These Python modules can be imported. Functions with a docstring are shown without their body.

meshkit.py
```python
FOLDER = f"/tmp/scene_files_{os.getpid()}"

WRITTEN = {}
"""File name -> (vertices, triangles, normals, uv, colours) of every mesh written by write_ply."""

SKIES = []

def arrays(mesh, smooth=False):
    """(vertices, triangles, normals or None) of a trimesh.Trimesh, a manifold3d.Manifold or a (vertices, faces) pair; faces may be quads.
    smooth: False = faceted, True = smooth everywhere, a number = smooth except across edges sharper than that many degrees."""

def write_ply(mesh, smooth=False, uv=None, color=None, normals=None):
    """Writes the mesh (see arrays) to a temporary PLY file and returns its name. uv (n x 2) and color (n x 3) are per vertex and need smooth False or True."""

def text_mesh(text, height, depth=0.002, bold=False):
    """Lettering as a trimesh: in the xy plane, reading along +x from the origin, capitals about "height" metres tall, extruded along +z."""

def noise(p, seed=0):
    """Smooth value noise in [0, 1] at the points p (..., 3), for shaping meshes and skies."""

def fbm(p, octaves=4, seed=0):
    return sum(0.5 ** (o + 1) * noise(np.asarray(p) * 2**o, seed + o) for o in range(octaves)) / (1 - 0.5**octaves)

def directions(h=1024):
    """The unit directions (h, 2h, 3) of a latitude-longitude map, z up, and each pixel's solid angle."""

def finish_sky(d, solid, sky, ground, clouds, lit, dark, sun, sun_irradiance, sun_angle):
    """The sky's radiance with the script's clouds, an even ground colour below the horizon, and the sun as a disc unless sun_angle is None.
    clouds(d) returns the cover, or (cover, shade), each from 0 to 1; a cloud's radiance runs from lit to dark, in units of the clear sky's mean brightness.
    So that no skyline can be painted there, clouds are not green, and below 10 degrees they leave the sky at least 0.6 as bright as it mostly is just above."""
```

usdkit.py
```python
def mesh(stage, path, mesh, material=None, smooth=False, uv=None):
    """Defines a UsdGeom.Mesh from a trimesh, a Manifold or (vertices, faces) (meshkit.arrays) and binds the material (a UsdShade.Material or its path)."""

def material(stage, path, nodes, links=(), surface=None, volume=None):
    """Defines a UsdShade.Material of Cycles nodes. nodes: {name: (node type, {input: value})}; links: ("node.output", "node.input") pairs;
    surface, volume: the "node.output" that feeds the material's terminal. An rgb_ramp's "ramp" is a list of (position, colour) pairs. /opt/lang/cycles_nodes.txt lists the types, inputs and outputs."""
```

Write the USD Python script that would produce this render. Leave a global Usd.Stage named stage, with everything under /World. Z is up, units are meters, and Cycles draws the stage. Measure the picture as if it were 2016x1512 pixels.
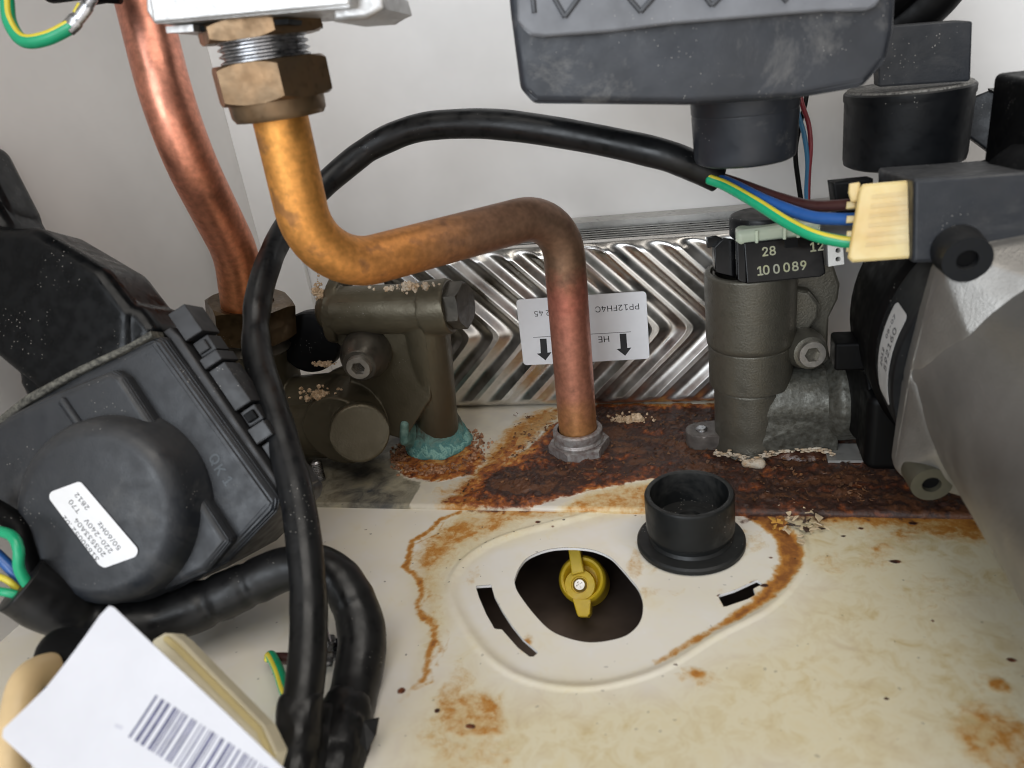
import math, random
import numpy as np, trimesh, usdkit, meshkit
import manifold3d as m3
from scipy import ndimage
from shapely.geometry import Polygon, LineString, Point
from shapely import affinity
import shapely
from pxr import Usd, UsdGeom, UsdLux, UsdShade, Sdf, Gf, Vt
random.seed(7); RNG = np.random.default_rng(7)
stage = Usd.Stage.CreateInMemory()
UsdGeom.SetStageUpAxis(stage, UsdGeom.Tokens.z); UsdGeom.SetStageMetersPerUnit(stage, 1.0)
W = UsdGeom.Xform.Define(stage, '/World'); stage.SetDefaultPrim(W.GetPrim())
UsdGeom.Scope.Define(stage, '/World/Looks')

# ---------------------------------------------------------------- camera (all modelling below is in millimetres)
FPX, CX, CY = 1500., 1008., 756.
def unit(v): v = np.array(v, float); return v / np.linalg.norm(v)
_dn, _lf = unit((472, 3344, 1500)), unit((-5808, 144, 1500))
_z = -_dn; _x = -_lf; _x = unit(_x - _z * (_x @ _z)); _y = np.cross(_z, _x)
A = np.array([_x, _y, _z])
CAM = np.array([61.944, -316.665, 187.610])
FWD = A @ [0, 0, 1]; RIGHT = A @ [1, 0, 0]; UP = A @ [0, -1, 0]
cam = UsdGeom.Camera.Define(stage, '/World/camera')
M = Gf.Matrix4d(1)
for r, v in enumerate((RIGHT, UP, -FWD, CAM / 1000)):
    for c in range(3): M[r, c] = float(v[c])
cam.AddTransformOp().Set(M)
cam.CreateHorizontalApertureAttr(36.0); cam.CreateFocalLengthAttr(36.0 * FPX / 2016)
cam.CreateClippingRangeAttr(Gf.Vec2f(0.01, 50.0))
cam.CreateFStopAttr(13.0); cam.CreateFocusDistanceAttr(0.375); cam.CreateExposureAttr(0.22)

# ---------------------------------------------------------------- lamps: daylight from the open front of the casing
def lamp(name, pos, aim, w, h, inten, col):
    L = UsdLux.RectLight.Define(stage, '/World/' + name)
    L.CreateWidthAttr(w); L.CreateHeightAttr(h); L.CreateIntensityAttr(inten); L.CreateColorAttr(Gf.Vec3f(*col))
    p = np.array(pos, float); z = unit(p - np.array(aim, float)); x = unit(np.cross((0, 0, 1), z)); y = np.cross(z, x)
    m = Gf.Matrix4d(1)
    for r, v in enumerate((x, y, z, p)):
        for c in range(3): m[r, c] = float(v[c])
    L.AddTransformOp().Set(m)
lamp('window_lamp', (-0.5, -1.7, 0.75), (0, 0, 0.08), 1.3, 1.3, 4.7, (0.87, 0.935, 1.0))
lamp('ceiling_lamp', (0.5, -0.75, 1.7), (0.05, 0, 0), 1.6, 1.2, 3.0, (1.0, 0.95, 0.88))
lamp('room_lamp', (0.6, -1.6, -0.35), (0.05, 0, 0.0), 1.8, 1.5, 1.1, (1.0, 0.95, 0.9))

lamp('room_glow_lamp', (0.2, -3.2, 0.6), (0, 0, 0.1), 4.5, 3.2, 0.26, (0.97, 0.98, 1.0))

# ---------------------------------------------------------------- pixel of the photograph + a known plane -> point in mm
def ray(px, py): return A @ np.array([(px - CX) / FPX, (py - CY) / FPX, 1.0])
def atd(px, py, d): return CAM + ray(px, py) * d
def atz(px, py, z=0.): r = ray(px, py); return CAM + r * ((z - CAM[2]) / r[2])
def aty(px, py, y=0.): r = ray(px, py); return CAM + r * ((y - CAM[1]) / r[1])
def atx(px, py, x=0.): r = ray(px, py); return CAM + r * ((x - CAM[0]) / r[0])
class Plane:                                     # a local frame: o origin, n towards the viewer, u to the right, v up
    def __init__(s, o, n, up=UP):
        s.o = np.array(o, float); s.n = unit(n); s.u = unit(np.cross(up, s.n)); s.v = np.cross(s.n, s.u)
    def loc(s, px, py): 
        r = ray(px, py); t = ((s.o - CAM) @ s.n) / (r @ s.n); p = CAM + r * t - s.o
        return np.array([p @ s.u, p @ s.v])
    def poly(s, pts): return Polygon([s.loc(*p) for p in pts])
    def world(s, q):
        q = np.atleast_2d(q); z = q[:, 2:3] if q.shape[1] > 2 else 0
        return s.o + q[:, :1] * s.u + q[:, 1:2] * s.v + z * s.n
    def place(s, mesh): 
        m = mesh.copy(); m.vertices = s.world(np.array(mesh.vertices)); return m

# ---------------------------------------------------------------- writing meshes, things, parts
def num(path):
    if not stage.GetPrimAtPath(path): return path
    k = 1
    while stage.GetPrimAtPath(f'{path}_{k:03d}'): k += 1
    return f'{path}_{k:03d}'
def tomesh(m):
    if isinstance(m, m3.Manifold):
        q = m.to_mesh(); return trimesh.Trimesh(np.array(q.vert_properties[:, :3], float), np.array(q.tri_verts), process=False)
    if isinstance(m, tuple): 
        f = np.asarray(m[1])
        if f.shape[1] == 4: f = np.vstack([f[:, [0, 1, 2]], f[:, [0, 2, 3]]])
        return trimesh.Trimesh(np.asarray(m[0], float), f, process=False)
    if isinstance(m, (list,)): return trimesh.util.concatenate([tomesh(x) for x in m])
    return m
def write(path, mesh, mat, smooth, off, attr=None):
    mesh = tomesh(mesh); v = (np.array(mesh.vertices) - off) / 1000.0
    g = usdkit.mesh(stage, path, (v, np.array(mesh.faces)), mat, smooth=smooth)
    for k, a in (attr or {}).items():
        UsdGeom.PrimvarsAPI(g).CreatePrimvar(k, Sdf.ValueTypeNames.Color3fArray, 'vertex').Set(Vt.Vec3fArray.FromNumpy(np.asarray(a, np.float32)))
    return g
class Thing:
    def __init__(s, name, label, cat, group=None, kind=None):
        s.name, s.label, s.cat, s.group, s.kind, s.parts = name, label, cat, group, kind, []
    def add(s, name, mesh, mat, parent=None, smooth=35, label=None, attr=None):
        s.parts.append([name, tomesh(mesh), mat, parent, smooth, label, attr]); return len(s.parts) - 1
    def done(s):
        allv = np.vstack([np.array(p[1].vertices) for p in s.parts]); lo, hi = allv.min(0), allv.max(0)
        base = np.array([(lo[0] + hi[0]) / 2, (lo[1] + hi[1]) / 2, lo[2]])
        root = num('/World/' + s.name); paths = []
        x = UsdGeom.Xform.Define(stage, root); x.AddTranslateOp().Set(Gf.Vec3d(*(base / 1000)))
        pr = x.GetPrim(); pr.SetCustomDataByKey('label', s.label); pr.SetCustomDataByKey('category', s.cat)
        if s.group: pr.SetCustomDataByKey('group', s.group)
        if s.kind: pr.SetCustomDataByKey('kind', s.kind)
        for name, mesh, mat, parent, smooth, label, attr in s.parts:
            p = num((paths[parent] if parent is not None else root) + '/' + name)
            g = write(p, mesh, mat, smooth, base, attr); paths.append(p)
            if label: g.GetPrim().SetCustomDataByKey('label', label)
        return root
def solo(name, mesh, mat, label, cat, group=None, kind=None, smooth=35, attr=None):
    mesh = tomesh(mesh); p = num('/World/' + name); g = write(p, mesh, mat, smooth, np.zeros(3), attr).GetPrim()
    if kind == 'structure': g.SetCustomDataByKey('kind', kind)
    if label: g.SetCustomDataByKey('label', label)
    if cat: g.SetCustomDataByKey('category', cat)
    if group: g.SetCustomDataByKey('group', group)
    if kind == 'stuff': g.SetCustomDataByKey('kind', kind)
    return p

# ---------------------------------------------------------------- shapes
def frame_of(d):
    d = unit(d); a = np.array([0, 0, 1.]) if abs(d[2]) < .9 else np.array([0, 1., 0]); x = unit(np.cross(a, d)); return x, np.cross(d, x), d
def along(p0, p1, prof, n=48, cap=True):        # surface of revolution about p0->p1; prof = [(radius, distance)]
    x, y, d = frame_of(np.array(p1, float) - p0); t = np.linspace(0, 2 * np.pi, n, endpoint=False)
    ring = np.cos(t)[:, None] * x + np.sin(t)[:, None] * y; V = []; Fc = []
    for r, h in prof: V.append(np.array(p0) + ring * r + d * h)
    for i in range(len(prof) - 1):
        for k in range(n):
            a, b = i * n + k, i * n + (k + 1) % n; Fc += [(a, b, b + n), (a, b + n, a + n)]
    V = np.vstack(V)
    if cap:
        for i, fl in ((0, 1), (len(prof) - 1, 0)):
            if prof[i][0] > 1e-6:
                V = np.vstack([V, np.array(p0) + d * prof[i][1]]); c = len(V) - 1
                for k in range(n):
                    a, b = i * n + k, i * n + (k + 1) % n; Fc.append((c, b, a) if fl else (c, a, b))
    return trimesh.Trimesh(V, Fc, process=False)
def cyl(p0, p1, r, bev=.5, n=48):
    L = np.linalg.norm(np.array(p1) - p0); bev = min(bev, L * .45, r * .45)
    return along(p0, p1, [(r - bev, 0), (r - bev * .3, bev * .3), (r, bev), (r, L - bev), (r - bev * .3, L - bev * .3), (r - bev, L)], n)
def mcyl(p0, p1, r, r2=None, n=48):
    p0, p1 = np.array(p0, float), np.array(p1, float); L = np.linalg.norm(p1 - p0); x, y, d = frame_of(p1 - p0)
    return m3.Manifold.cylinder(L, r, r if r2 is None else r2, n).transform(np.column_stack([x, y, d, p0]))
def msph(p, r, n=24): return m3.Manifold.sphere(r, n).translate(list(map(float, p)))
def mhull(*ms): return m3.Manifold.batch_hull(list(ms))
def mbox(c, s, R=None):
    b = m3.Manifold.cube([float(q) for q in s], True); R = np.eye(3) if R is None else R
    return b.transform(np.column_stack([R, np.array(c, float)]))
def rbox(c, s, r=1., R=None, n=10):              # box with rounded edges
    R = np.eye(3) if R is None else R; h = np.array(s, float) / 2 - r
    return mhull(*[msph(np.array(c) + R @ (h * np.array([i, j, k])), r, n) for i in (-1, 1) for j in (-1, 1) for k in (-1, 1)])
def blend(ms, edge=1.5, it=14, rough=0., seed=1):       # cast body: union, refine, smooth the joints
    m = m3.Manifold.batch_boolean(ms, m3.OpType.Add) if len(ms) > 1 else ms[0]
    t = tomesh(m.refine_to_length(edge)); t = trimesh.Trimesh(t.vertices, t.faces, process=True)
    trimesh.smoothing.filter_taubin(t, lamb=.5, nu=.53, iterations=it)
    if rough: t.vertices = t.vertices + t.vertex_normals * ((meshkit.fbm(t.vertices / 6., 3, seed) - .5) * rough)[:, None]
    return t
def spline(pts, n=12):
    P = np.array(pts, float); P = np.vstack([2 * P[0] - P[1], P, 2 * P[-1] - P[-2]]); out = []
    for i in range(1, len(P) - 2):
        t = np.linspace(0, 1, n, endpoint=False)[:, None]; a, b, c, d = P[i - 1:i + 3]
        out.append(.5 * (2 * b + (c - a) * t + (2 * a - 5 * b + 4 * c - d) * t ** 2 + (3 * b - a - 3 * c + d) * t ** 3))
    return np.vstack(out + [P[-2:-1]])
def fillet(pts, rad, n=14):                      # straight runs joined by true arcs
    pts = [np.array(p, float) for p in pts]; out = [pts[0]]
    for i in range(1, len(pts) - 1):
        a, b = unit(pts[i - 1] - pts[i]), unit(pts[i + 1] - pts[i]); ang = math.acos(np.clip(a @ b, -1, 1)); r = rad[i - 1]
        t = r / math.tan(ang / 2); c = pts[i] + unit(a + b) * (r / math.sin(ang / 2)); s, e = pts[i] + a * t, pts[i] + b * t
        u, w = s - c, e - c; th = math.acos(np.clip(unit(u) @ unit(w), -1, 1))
        for k in np.linspace(0, 1, n): out.append(c + (u * math.sin((1 - k) * th) + w * math.sin(k * th)) / math.sin(th))
    out.append(pts[-1]); res = [out[0]]
    for p in out[1:]:
        L = np.linalg.norm(p - res[-1]); q = res[-1]
        for k in range(1, int(L / 4) + 1): res.append(q + (p - q) * k / (int(L / 4) + 1))
        res.append(p)
    return np.array(res)
def tube(path, r, n=28, flat=None, cap=True):    # r number or per-point array; flat = (axis, factor) squashes the section
    P = np.array(path, float); r = np.broadcast_to(np.asarray(r, float), (len(P),)) if np.ndim(r) < 2 else r
    T = np.gradient(P, axis=0); T /= np.linalg.norm(T, axis=1)[:, None]; x, y, _ = frame_of(T[0]); V = []; th = np.linspace(0, 2 * np.pi, n, endpoint=False)
    for i in range(len(P)):
        x = unit(x - T[i] * (x @ T[i])); y = np.cross(T[i], x); off = np.cos(th)[:, None] * x + np.sin(th)[:, None] * y
        if flat is not None: off = off - (off @ flat[0])[:, None] * np.array(flat[0]) * flat[1]
        V.append(P[i] + off * r[i])
    V = np.vstack(V); Fc = []
    for i in range(len(P) - 1):
        for k in range(n):
            a, b = i * n + k, i * n + (k + 1) % n; Fc += [(a, b, b + n), (a, b + n, a + n)]
    tp = np.repeat(np.linspace(0, 1, len(P)), n)
    if cap:
        for i, fl in ((0, 1), (len(P) - 1, 0)):
            V = np.vstack([V, P[i]]); c = len(V) - 1; tp = np.append(tp, i / (len(P) - 1))
            for k in range(n):
                a, b = i * n + k, i * n + (k + 1) % n; Fc.append((c, b, a) if fl else (c, a, b))
    m = trimesh.Trimesh(V, Fc, process=False); m.metadata['t'] = tp; return m
def hexprism(p0, p1, flats, chamfer=.12, spin=0.):
    L = np.linalg.norm(np.array(p1) - p0); x, y, d = frame_of(np.array(p1, float) - p0); R = flats / math.sqrt(3)
    t = np.arange(6) * np.pi / 3 + spin; body = m3.CrossSection([[(R * math.cos(a), R * math.sin(a)) for a in t]]).extrude(L)
    cone = m3.Manifold.revolve(m3.CrossSection([[(0, 0), (R * (1 - chamfer), 0), (R * 1.01, R * chamfer * .6), (R * 1.01, L - R * chamfer * .6), (R * (1 - chamfer), L), (0, L)]]), 64)
    return (body ^ cone).transform(np.column_stack([x, y, d, np.array(p0, float)]))
def extr(poly, h, z0=0.):
    gs = getattr(poly, 'geoms', [poly]); ms = [trimesh.creation.extrude_polygon(g, h, engine='earcut') for g in gs if g.area > 1e-6]
    m = trimesh.util.concatenate(ms); m.vertices[:, 2] += z0; return m
def bevel_extr(poly, h, b=1., z0=0., steps=4):   # extruded outline whose front edge (+z) is rounded over in rings
    big = lambda p: p if p.geom_type == 'Polygon' else max(p.geoms, key=lambda g: g.area)
    poly = big(poly).simplify(.01); steps = max(3, min(steps, 5)); V, Fc, n = [], [], 0; rings = [(poly, h - b)]
    for k in range(1, steps + 1):
        a = k / steps * np.pi / 2; p = poly.buffer(-b * (1 - math.cos(a)), 6)
        if p.is_empty: break
        rings.append((big(p), h - b + b * math.sin(a)))
    def put(v, f, z): 
        nonlocal n; V.append(np.column_stack([v, z])); Fc.append(np.asarray(f) + n); n += len(v)
    tri = lambda g: trimesh.creation.triangulate_polygon(g, engine='earcut')
    def up(v, f):
        a = v[f]; e, g_ = a[:, 1] - a[:, 0], a[:, 2] - a[:, 0]; s = e[:, 0] * g_[:, 1] - e[:, 1] * g_[:, 0]; f = f.copy(); f[s < 0] = f[s < 0][:, ::-1]; return f
    for (pa, za), (pb, zb) in zip(rings[:-1], rings[1:]):
        for g in getattr(pa.difference(pb), 'geoms', [pa.difference(pb)]):
            if g.geom_type != 'Polygon' or g.area < 1e-7: continue
            v, f = tri(g); f = np.asarray(f); d = shapely.distance(pa.boundary, shapely.points(v[:, 0], v[:, 1])); put(v, up(v, f), np.where(d < 1e-6, za, zb))
    v, f = tri(rings[-1][0]); put(v, up(v, np.asarray(f)), np.full(len(v), rings[-1][1]))
    v, f = tri(poly); put(v, up(v, np.asarray(f))[:, ::-1], np.zeros(len(v)))
    for r in [poly.exterior] + list(poly.interiors):
        c = np.array(r.coords)[:-1]; ccw = r.is_ccw == (r is poly.exterior or False) if r is poly.exterior else not r.is_ccw
        if not ccw: c = c[::-1]
        m = len(c); k = np.arange(m); k2 = (k + 1) % m
        put(np.vstack([c, c]), np.vstack([np.column_stack([k, k2, k2 + m]), np.column_stack([k, k2 + m, k + m])]), np.concatenate([np.zeros(m), np.full(m, h - b)]))
    v = np.vstack(V); v[:, 2] += z0; m = trimesh.Trimesh(v, np.vstack(Fc), process=False); m.merge_vertices(digits_vertex=5); return m
def rrect(w, h, r): return shapely.box(-w / 2 + r, -h / 2 + r, w / 2 - r, h / 2 - r).buffer(r, 6)
def text_on(pl, txt, height, px, py, ang, z, bold=False, squash=1., depth=.05):   # lettering on a plane starting at a pixel, reading along ang (deg, in the plane)
    m = meshkit.text_mesh(txt, height, depth, bold); v = np.array(m.vertices); v[:, 0] *= squash
    c, s = math.cos(math.radians(ang)), math.sin(math.radians(ang)); o = pl.loc(px, py)
    m.vertices = pl.world(np.column_stack([v[:, 0] * c - v[:, 1] * s + o[0], v[:, 0] * s + v[:, 1] * c + o[1], v[:, 2] + z])); return m
def crumbs(c, n, spread, size, seed, on=None):
    rg = np.random.default_rng(seed); ms = []
    for k in range(n * 2):
        s = trimesh.creation.icosphere(2 if k < n // 4 else 1, 1.); v = s.vertices * (1 + (meshkit.fbm(s.vertices * 1.7 + k * 7, 3, seed)[:, None] - .5) * 1.5)
        rad = size * (rg.uniform(.8, 1.5) if k < n // 4 else rg.uniform(.15, .6)); q = rg.normal(0, .36 if k < n // 4 else .55, 3) * np.array(spread)
        s.vertices = v * rad * rg.uniform(.6, 1.25, 3) + np.array(c) + q; ms.append(s)
    return trimesh.util.concatenate(ms)

# ---------------------------------------------------------------- materials
def mat(name, nodes, links, surface='p.BSDF'):
    for k_, i_ in nodes.values():
        if k_ == 'map_range': i_.setdefault('clamp', True)
    return usdkit.material(stage, '/World/Looks/' + name, nodes, links, surface=surface)
def stdmat(name, c, rough=.5, metal=0., var=.15, scale=60., c2=None, bump=0., bscale=500., dust=0., dustcol=(.40, .38, .35), dscale=900., spec=.5, rvar=.12, film=0., smear=0., **kw):
    """base colour that wanders between two tones, uneven gloss, fine relief, and dust specks and film lying on faces that look up"""
    c = np.array(c, float); a = c * (1 - var); b = np.clip(c * (1 + var), 0, 1) if c2 is None else np.array(c2)
    N = {'g': ('geometry', {}), 'n': ('noise_texture', {'scale': scale, 'detail': 5., 'roughness': .6}), 'mr': ('map_range', {'from_min': .32, 'from_max': .68}),
         'c': ('mix_color', {'a': a, 'b': b}), 'rr': ('map_range', {'from_min': .3, 'from_max': .7, 'to_min': max(.03, rough - rvar), 'to_max': min(1., rough + rvar)}),
         'n2': ('noise_texture', {'scale': scale * 3.1, 'detail': 3.}),
         'p': ('principled_bsdf', {'metallic': metal, 'specular_ior_level': spec, **kw})}
    L = [('g.position', 'n.vector'), ('g.position', 'n2.vector'), ('n.fac', 'mr.value'), ('mr.result', 'c.fac'), ('n2.fac', 'rr.value'), ('rr.result', 'p.roughness')]
    col = 'c.result'
    if dust or film:
        N.update({'sn': ('noise_texture', {'scale': 24., 'detail': 9., 'roughness': .72, 'distortion': .5}), 'sr': ('map_range', {'from_min': .54, 'from_max': .80, 'to_max': smear}), 'm2': ('math', {'math_type': 'maximum', 'use_clamp': True})})
        L += [('g.position', 'sn.vector'), ('sn.fac', 'sr.value'), ('sr.result', 'm2.value1'), ('mx.value', 'm2.value2')]
        N.update({'v': ('voronoi_texture', {'scale': dscale}), 'vs': ('map_range', {'from_min': .10, 'from_max': .17, 'to_min': 1., 'to_max': 0.}),
                  'dn': ('noise_texture', {'scale': 45., 'detail': 2.}), 'dm': ('map_range', {'from_min': .66 - .3 * dust, 'from_max': .72 - .3 * dust, 'to_min': 0., 'to_max': 1.}),
                  'dd': ('math', {'math_type': 'multiply'}), 'sx': ('separate_xyz', {}), 'up': ('map_range', {'from_min': .15, 'from_max': .95, 'to_min': 0., 'to_max': film}),
                  'fn': ('noise_texture', {'scale': 160., 'detail': 6., 'roughness': .7}), 'fm': ('math', {'math_type': 'multiply'}),
                  'mx': ('math', {'math_type': 'maximum', 'use_clamp': True}), 'dc': ('mix_color', {'b': dustcol})})
        L += [('g.position', 'v.vector'), ('v.distance', 'vs.value'), ('v.color', 'vc.color'), ('vc.r', 'vr.value'), ('g.position', 'dn.vector'), ('dn.fac', 'dm.value'), ('vs.result', 'dd.value1'), ('dm.result', 'd2.value1'), ('vr.result', 'd2.value2'), ('d2.value', 'dd.value2'),
              ('g.normal', 'sx.vector'), ('sx.z', 'up.value'), ('g.position', 'fn.vector'), ('up.result', 'fm.value1'), ('fn.fac', 'fm.value2'), ('dd.value', 'mx.value1'), ('fm.value', 'mx.value2'), ('m2.value', 'dc.fac'), (col, 'dc.a')]
        N.update({'vc': ('separate_color', {}), 'vr': ('map_range', {'from_min': .55, 'from_max': .6}), 'd2': ('math', {'math_type': 'multiply'})})
        col = 'dc.result'
    L.append((col, 'p.base_color'))
    if bump:
        N.update({'bn': ('noise_texture', {'scale': bscale, 'detail': 4.}), 'bp': ('bump', {'strength': 1., 'distance': bump / 1000})}); L += [('g.position', 'bn.vector'), ('bn.fac', 'bp.height'), ('bp.normal', 'p.normal')]
    return mat(name, N, L)
m_black = stdmat('black_plastic', (.0065, .0072, .0085), .42, dust=.3, film=.08, bump=.03, bscale=900, spec=.25)
m_hood = stdmat('hood_plastic', (.003, .0035, .0042), .3, dust=.45, bump=.02, bscale=500, spec=.22)
m_gloss = stdmat('gloss_black_plastic', (.0022, .0022, .0026), .16, dust=.1, rvar=.05, spec=.25)
m_grey_plastic = stdmat('grey_black_plastic', (.014, .0165, .0215), .46, dust=.4, film=.16, bump=.05, bscale=1200, spec=.42, smear=.16)
m_dusty = stdmat('dusty_black_plastic', (.024, .027, .034), .42, dust=.5, film=.45, bump=.05, var=.3, scale=35, spec=.4, smear=.5)
m_deep = stdmat('deep_black_rubber', (.0022, .0022, .0025), .5, dust=.2, spec=.12)
m_rubber = stdmat('black_rubber', (.007, .007, .0075), .40, var=.3, bump=.04, bscale=700, dust=.1, spec=.4)
m_sleeve = stdmat('cable_sleeve_black', (.007, .0073, .008), .38, var=.25, dust=.2, bump=.04, bscale=300, spec=.4)
m_ring = stdmat('grey_lock_strip', (.032, .032, .034), .5, dust=.2, spec=.35)
m_brass = stdmat('tarnished_brass', (.15, .128, .085), .44, .5, var=.3, scale=45, c2=(.085, .072, .045), bump=.10, bscale=900, dust=.1, rvar=.1)
m_brass_dk = stdmat('dark_tarnished_brass', (.085, .075, .06), .38, .55, var=.35, scale=60, bump=.05, bscale=700, dust=.1)
m_brass_nut = stdmat('brown_brass_nut', (.10, .065, .032), .33, .75, var=.35, scale=60, bump=.04, dust=.2)
m_brass_hex = stdmat('bronze_hex_nut', (.31, .19, .10), .4, .8, var=.25, scale=90, c2=(.18, .125, .075), bump=.05, bscale=300, dust=.15)
m_brass_valve = stdmat('grey_brass_casting', (.135, .125, .10), .40, .5, var=.25, scale=70, c2=(.095, .087, .068), bump=.16, bscale=1100, rvar=.1)
m_corr = stdmat('corroded_brass_casting', (.068, .063, .048), .45, .4, var=.3, scale=380, c2=(.115, .113, .097), bump=.3, bscale=420)
m_steel = stdmat('bright_screw_steel', (.56, .53, .49), .42, 1., var=.1, scale=300, rvar=.05)
m_zinc = stdmat('zinc_steel', (.45, .45, .46), .3, 1., var=.2, scale=200)
m_flange = stdmat('grey_oxidised_nut', (.26, .19, .175), .5, .5, var=.3, scale=350, c2=(.36, .35, .34), bump=.25, bscale=500)
m_lug = stdmat('brown_grey_lug', (.12, .105, .095), .5, .4, var=.3, scale=200, bump=.1)
m_alu = stdmat('cast_aluminium', (.52, .51, .50), .42, .7, var=.12, scale=120, bump=.06)
m_motor = stdmat('cast_motor_housing', (.245, .235, .22), .44, .7, var=.16, scale=26, bump=.16, bscale=1300, rvar=.08, dust=.15, smear=.12)
m_chrome = stdmat('polished_stainless', (.74, .725, .70), .29, 1., var=.08, scale=22, c2=(.62, .595, .56), rvar=.09)
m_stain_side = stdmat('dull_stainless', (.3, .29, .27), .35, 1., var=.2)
m_white_lbl = stdmat('white_sticker', (.78, .78, .8), .45, var=.02, scale=200)
m_paper = stdmat('white_paper', (.62, .62, .66), .6, var=.03, scale=60)
m_grey_lbl = stdmat('grey_sticker', (.5, .49, .48), .4, var=.05)
m_ink = stdmat('black_ink', (.02, .02, .022), .6)
m_bar = stdmat('barcode_ink', (.12, .12, .2), .6, var=.3, scale=400)
m_cup = stdmat('black_cup_plastic', (.0065, .0075, .008), .46, dust=.35, film=.05, bump=.05, bscale=900, rvar=.1, spec=.28, smear=.12)
m_num = stdmat('silver_print', (.36, .36, .30), .5, var=.2, c2=(.34, .34, .18), scale=160)
m_scrawl = stdmat('grey_paint_mark', (.07, .08, .09), .6)
m_cream = stdmat('cream_nylon', (.76, .52, .19), .42, var=.12, scale=45, c2=(.80, .66, .33), subsurface_weight=.2, subsurface_radius=(.6, .4, .2), subsurface_scale=.004)
m_creamplate = stdmat('cream_plastic', (.70, .64, .47), .45, var=.06, scale=60)
m_creamrim = stdmat('yellowed_rim', (.66, .55, .27), .5, var=.1)
m_hose = stdmat('beige_hose', (.62, .45, .24), .45, var=.1, scale=50)
m_yellow = stdmat('yellow_plastic', (.68, .47, .018), .42, var=.1, scale=90, bump=.06, bscale=900)
m_green = stdmat('green_wire', (.012, .36, .17), .35, var=.1)
m_yel = stdmat('yellow_stripe', (.66, .55, .05), .35, var=.1)
m_blue = stdmat('blue_wire', (.025, .10, .33), .35, var=.12)
m_teal = stdmat('teal_blue_wire', (.03, .15, .28), .4, var=.12)
m_brown = stdmat('brown_wire', (.055, .02, .018), .4, var=.15)
m_red = stdmat('red_wire', (.22, .02, .03), .4, var=.12)
m_wall = stdmat('painted_casing', (.74, .73, .72), .42, var=.05, scale=16, bump=.02, bscale=900)
m_rail = stdmat('brushed_rail', (.42, .41, .39), .4, .6, var=.15, scale=60)
m_dark = stdmat('dark_cavity', (.02, .018, .017), .6, var=.3)
m_under = stdmat('brown_underpan', (.10, .075, .062), .5, var=.3, scale=40)
m_scale = stdmat('tan_limescale', (.52, .33, .17), .9, var=.3, scale=400, c2=(.68, .52, .36), bump=.3, bscale=900)
m_salt = stdmat('white_salt', (.66, .60, .50), .6, var=.25, scale=300, c2=(.42, .28, .16), bump=.2, bscale=700)
m_verd = stdmat('verdigris', (.05, .17, .16), .75, 0., var=.3, scale=110, c2=(.26, .40, .35), bump=.4, bscale=600)
m_white_plug = stdmat('white_plug', (.8, .79, .76), .4, var=.03)
m_chip_d = stdmat('dark_rust_flake', (.05, .028, .018), .5, var=.4, scale=200)
m_chip_l = stdmat('peeled_paint_flake', (.55, .43, .28), .45, var=.3, scale=150)
m_chip_o = stdmat('ochre_paint_flake', (.50, .26, .05), .5, var=.3, scale=150)
m_lid = mat('clear_green_lid', {'p': ('principled_bsdf', {'base_color': (.72, .80, .62), 'roughness': .15, 'transmission_weight': .45, 'ior': 1.48})}, [])

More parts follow.
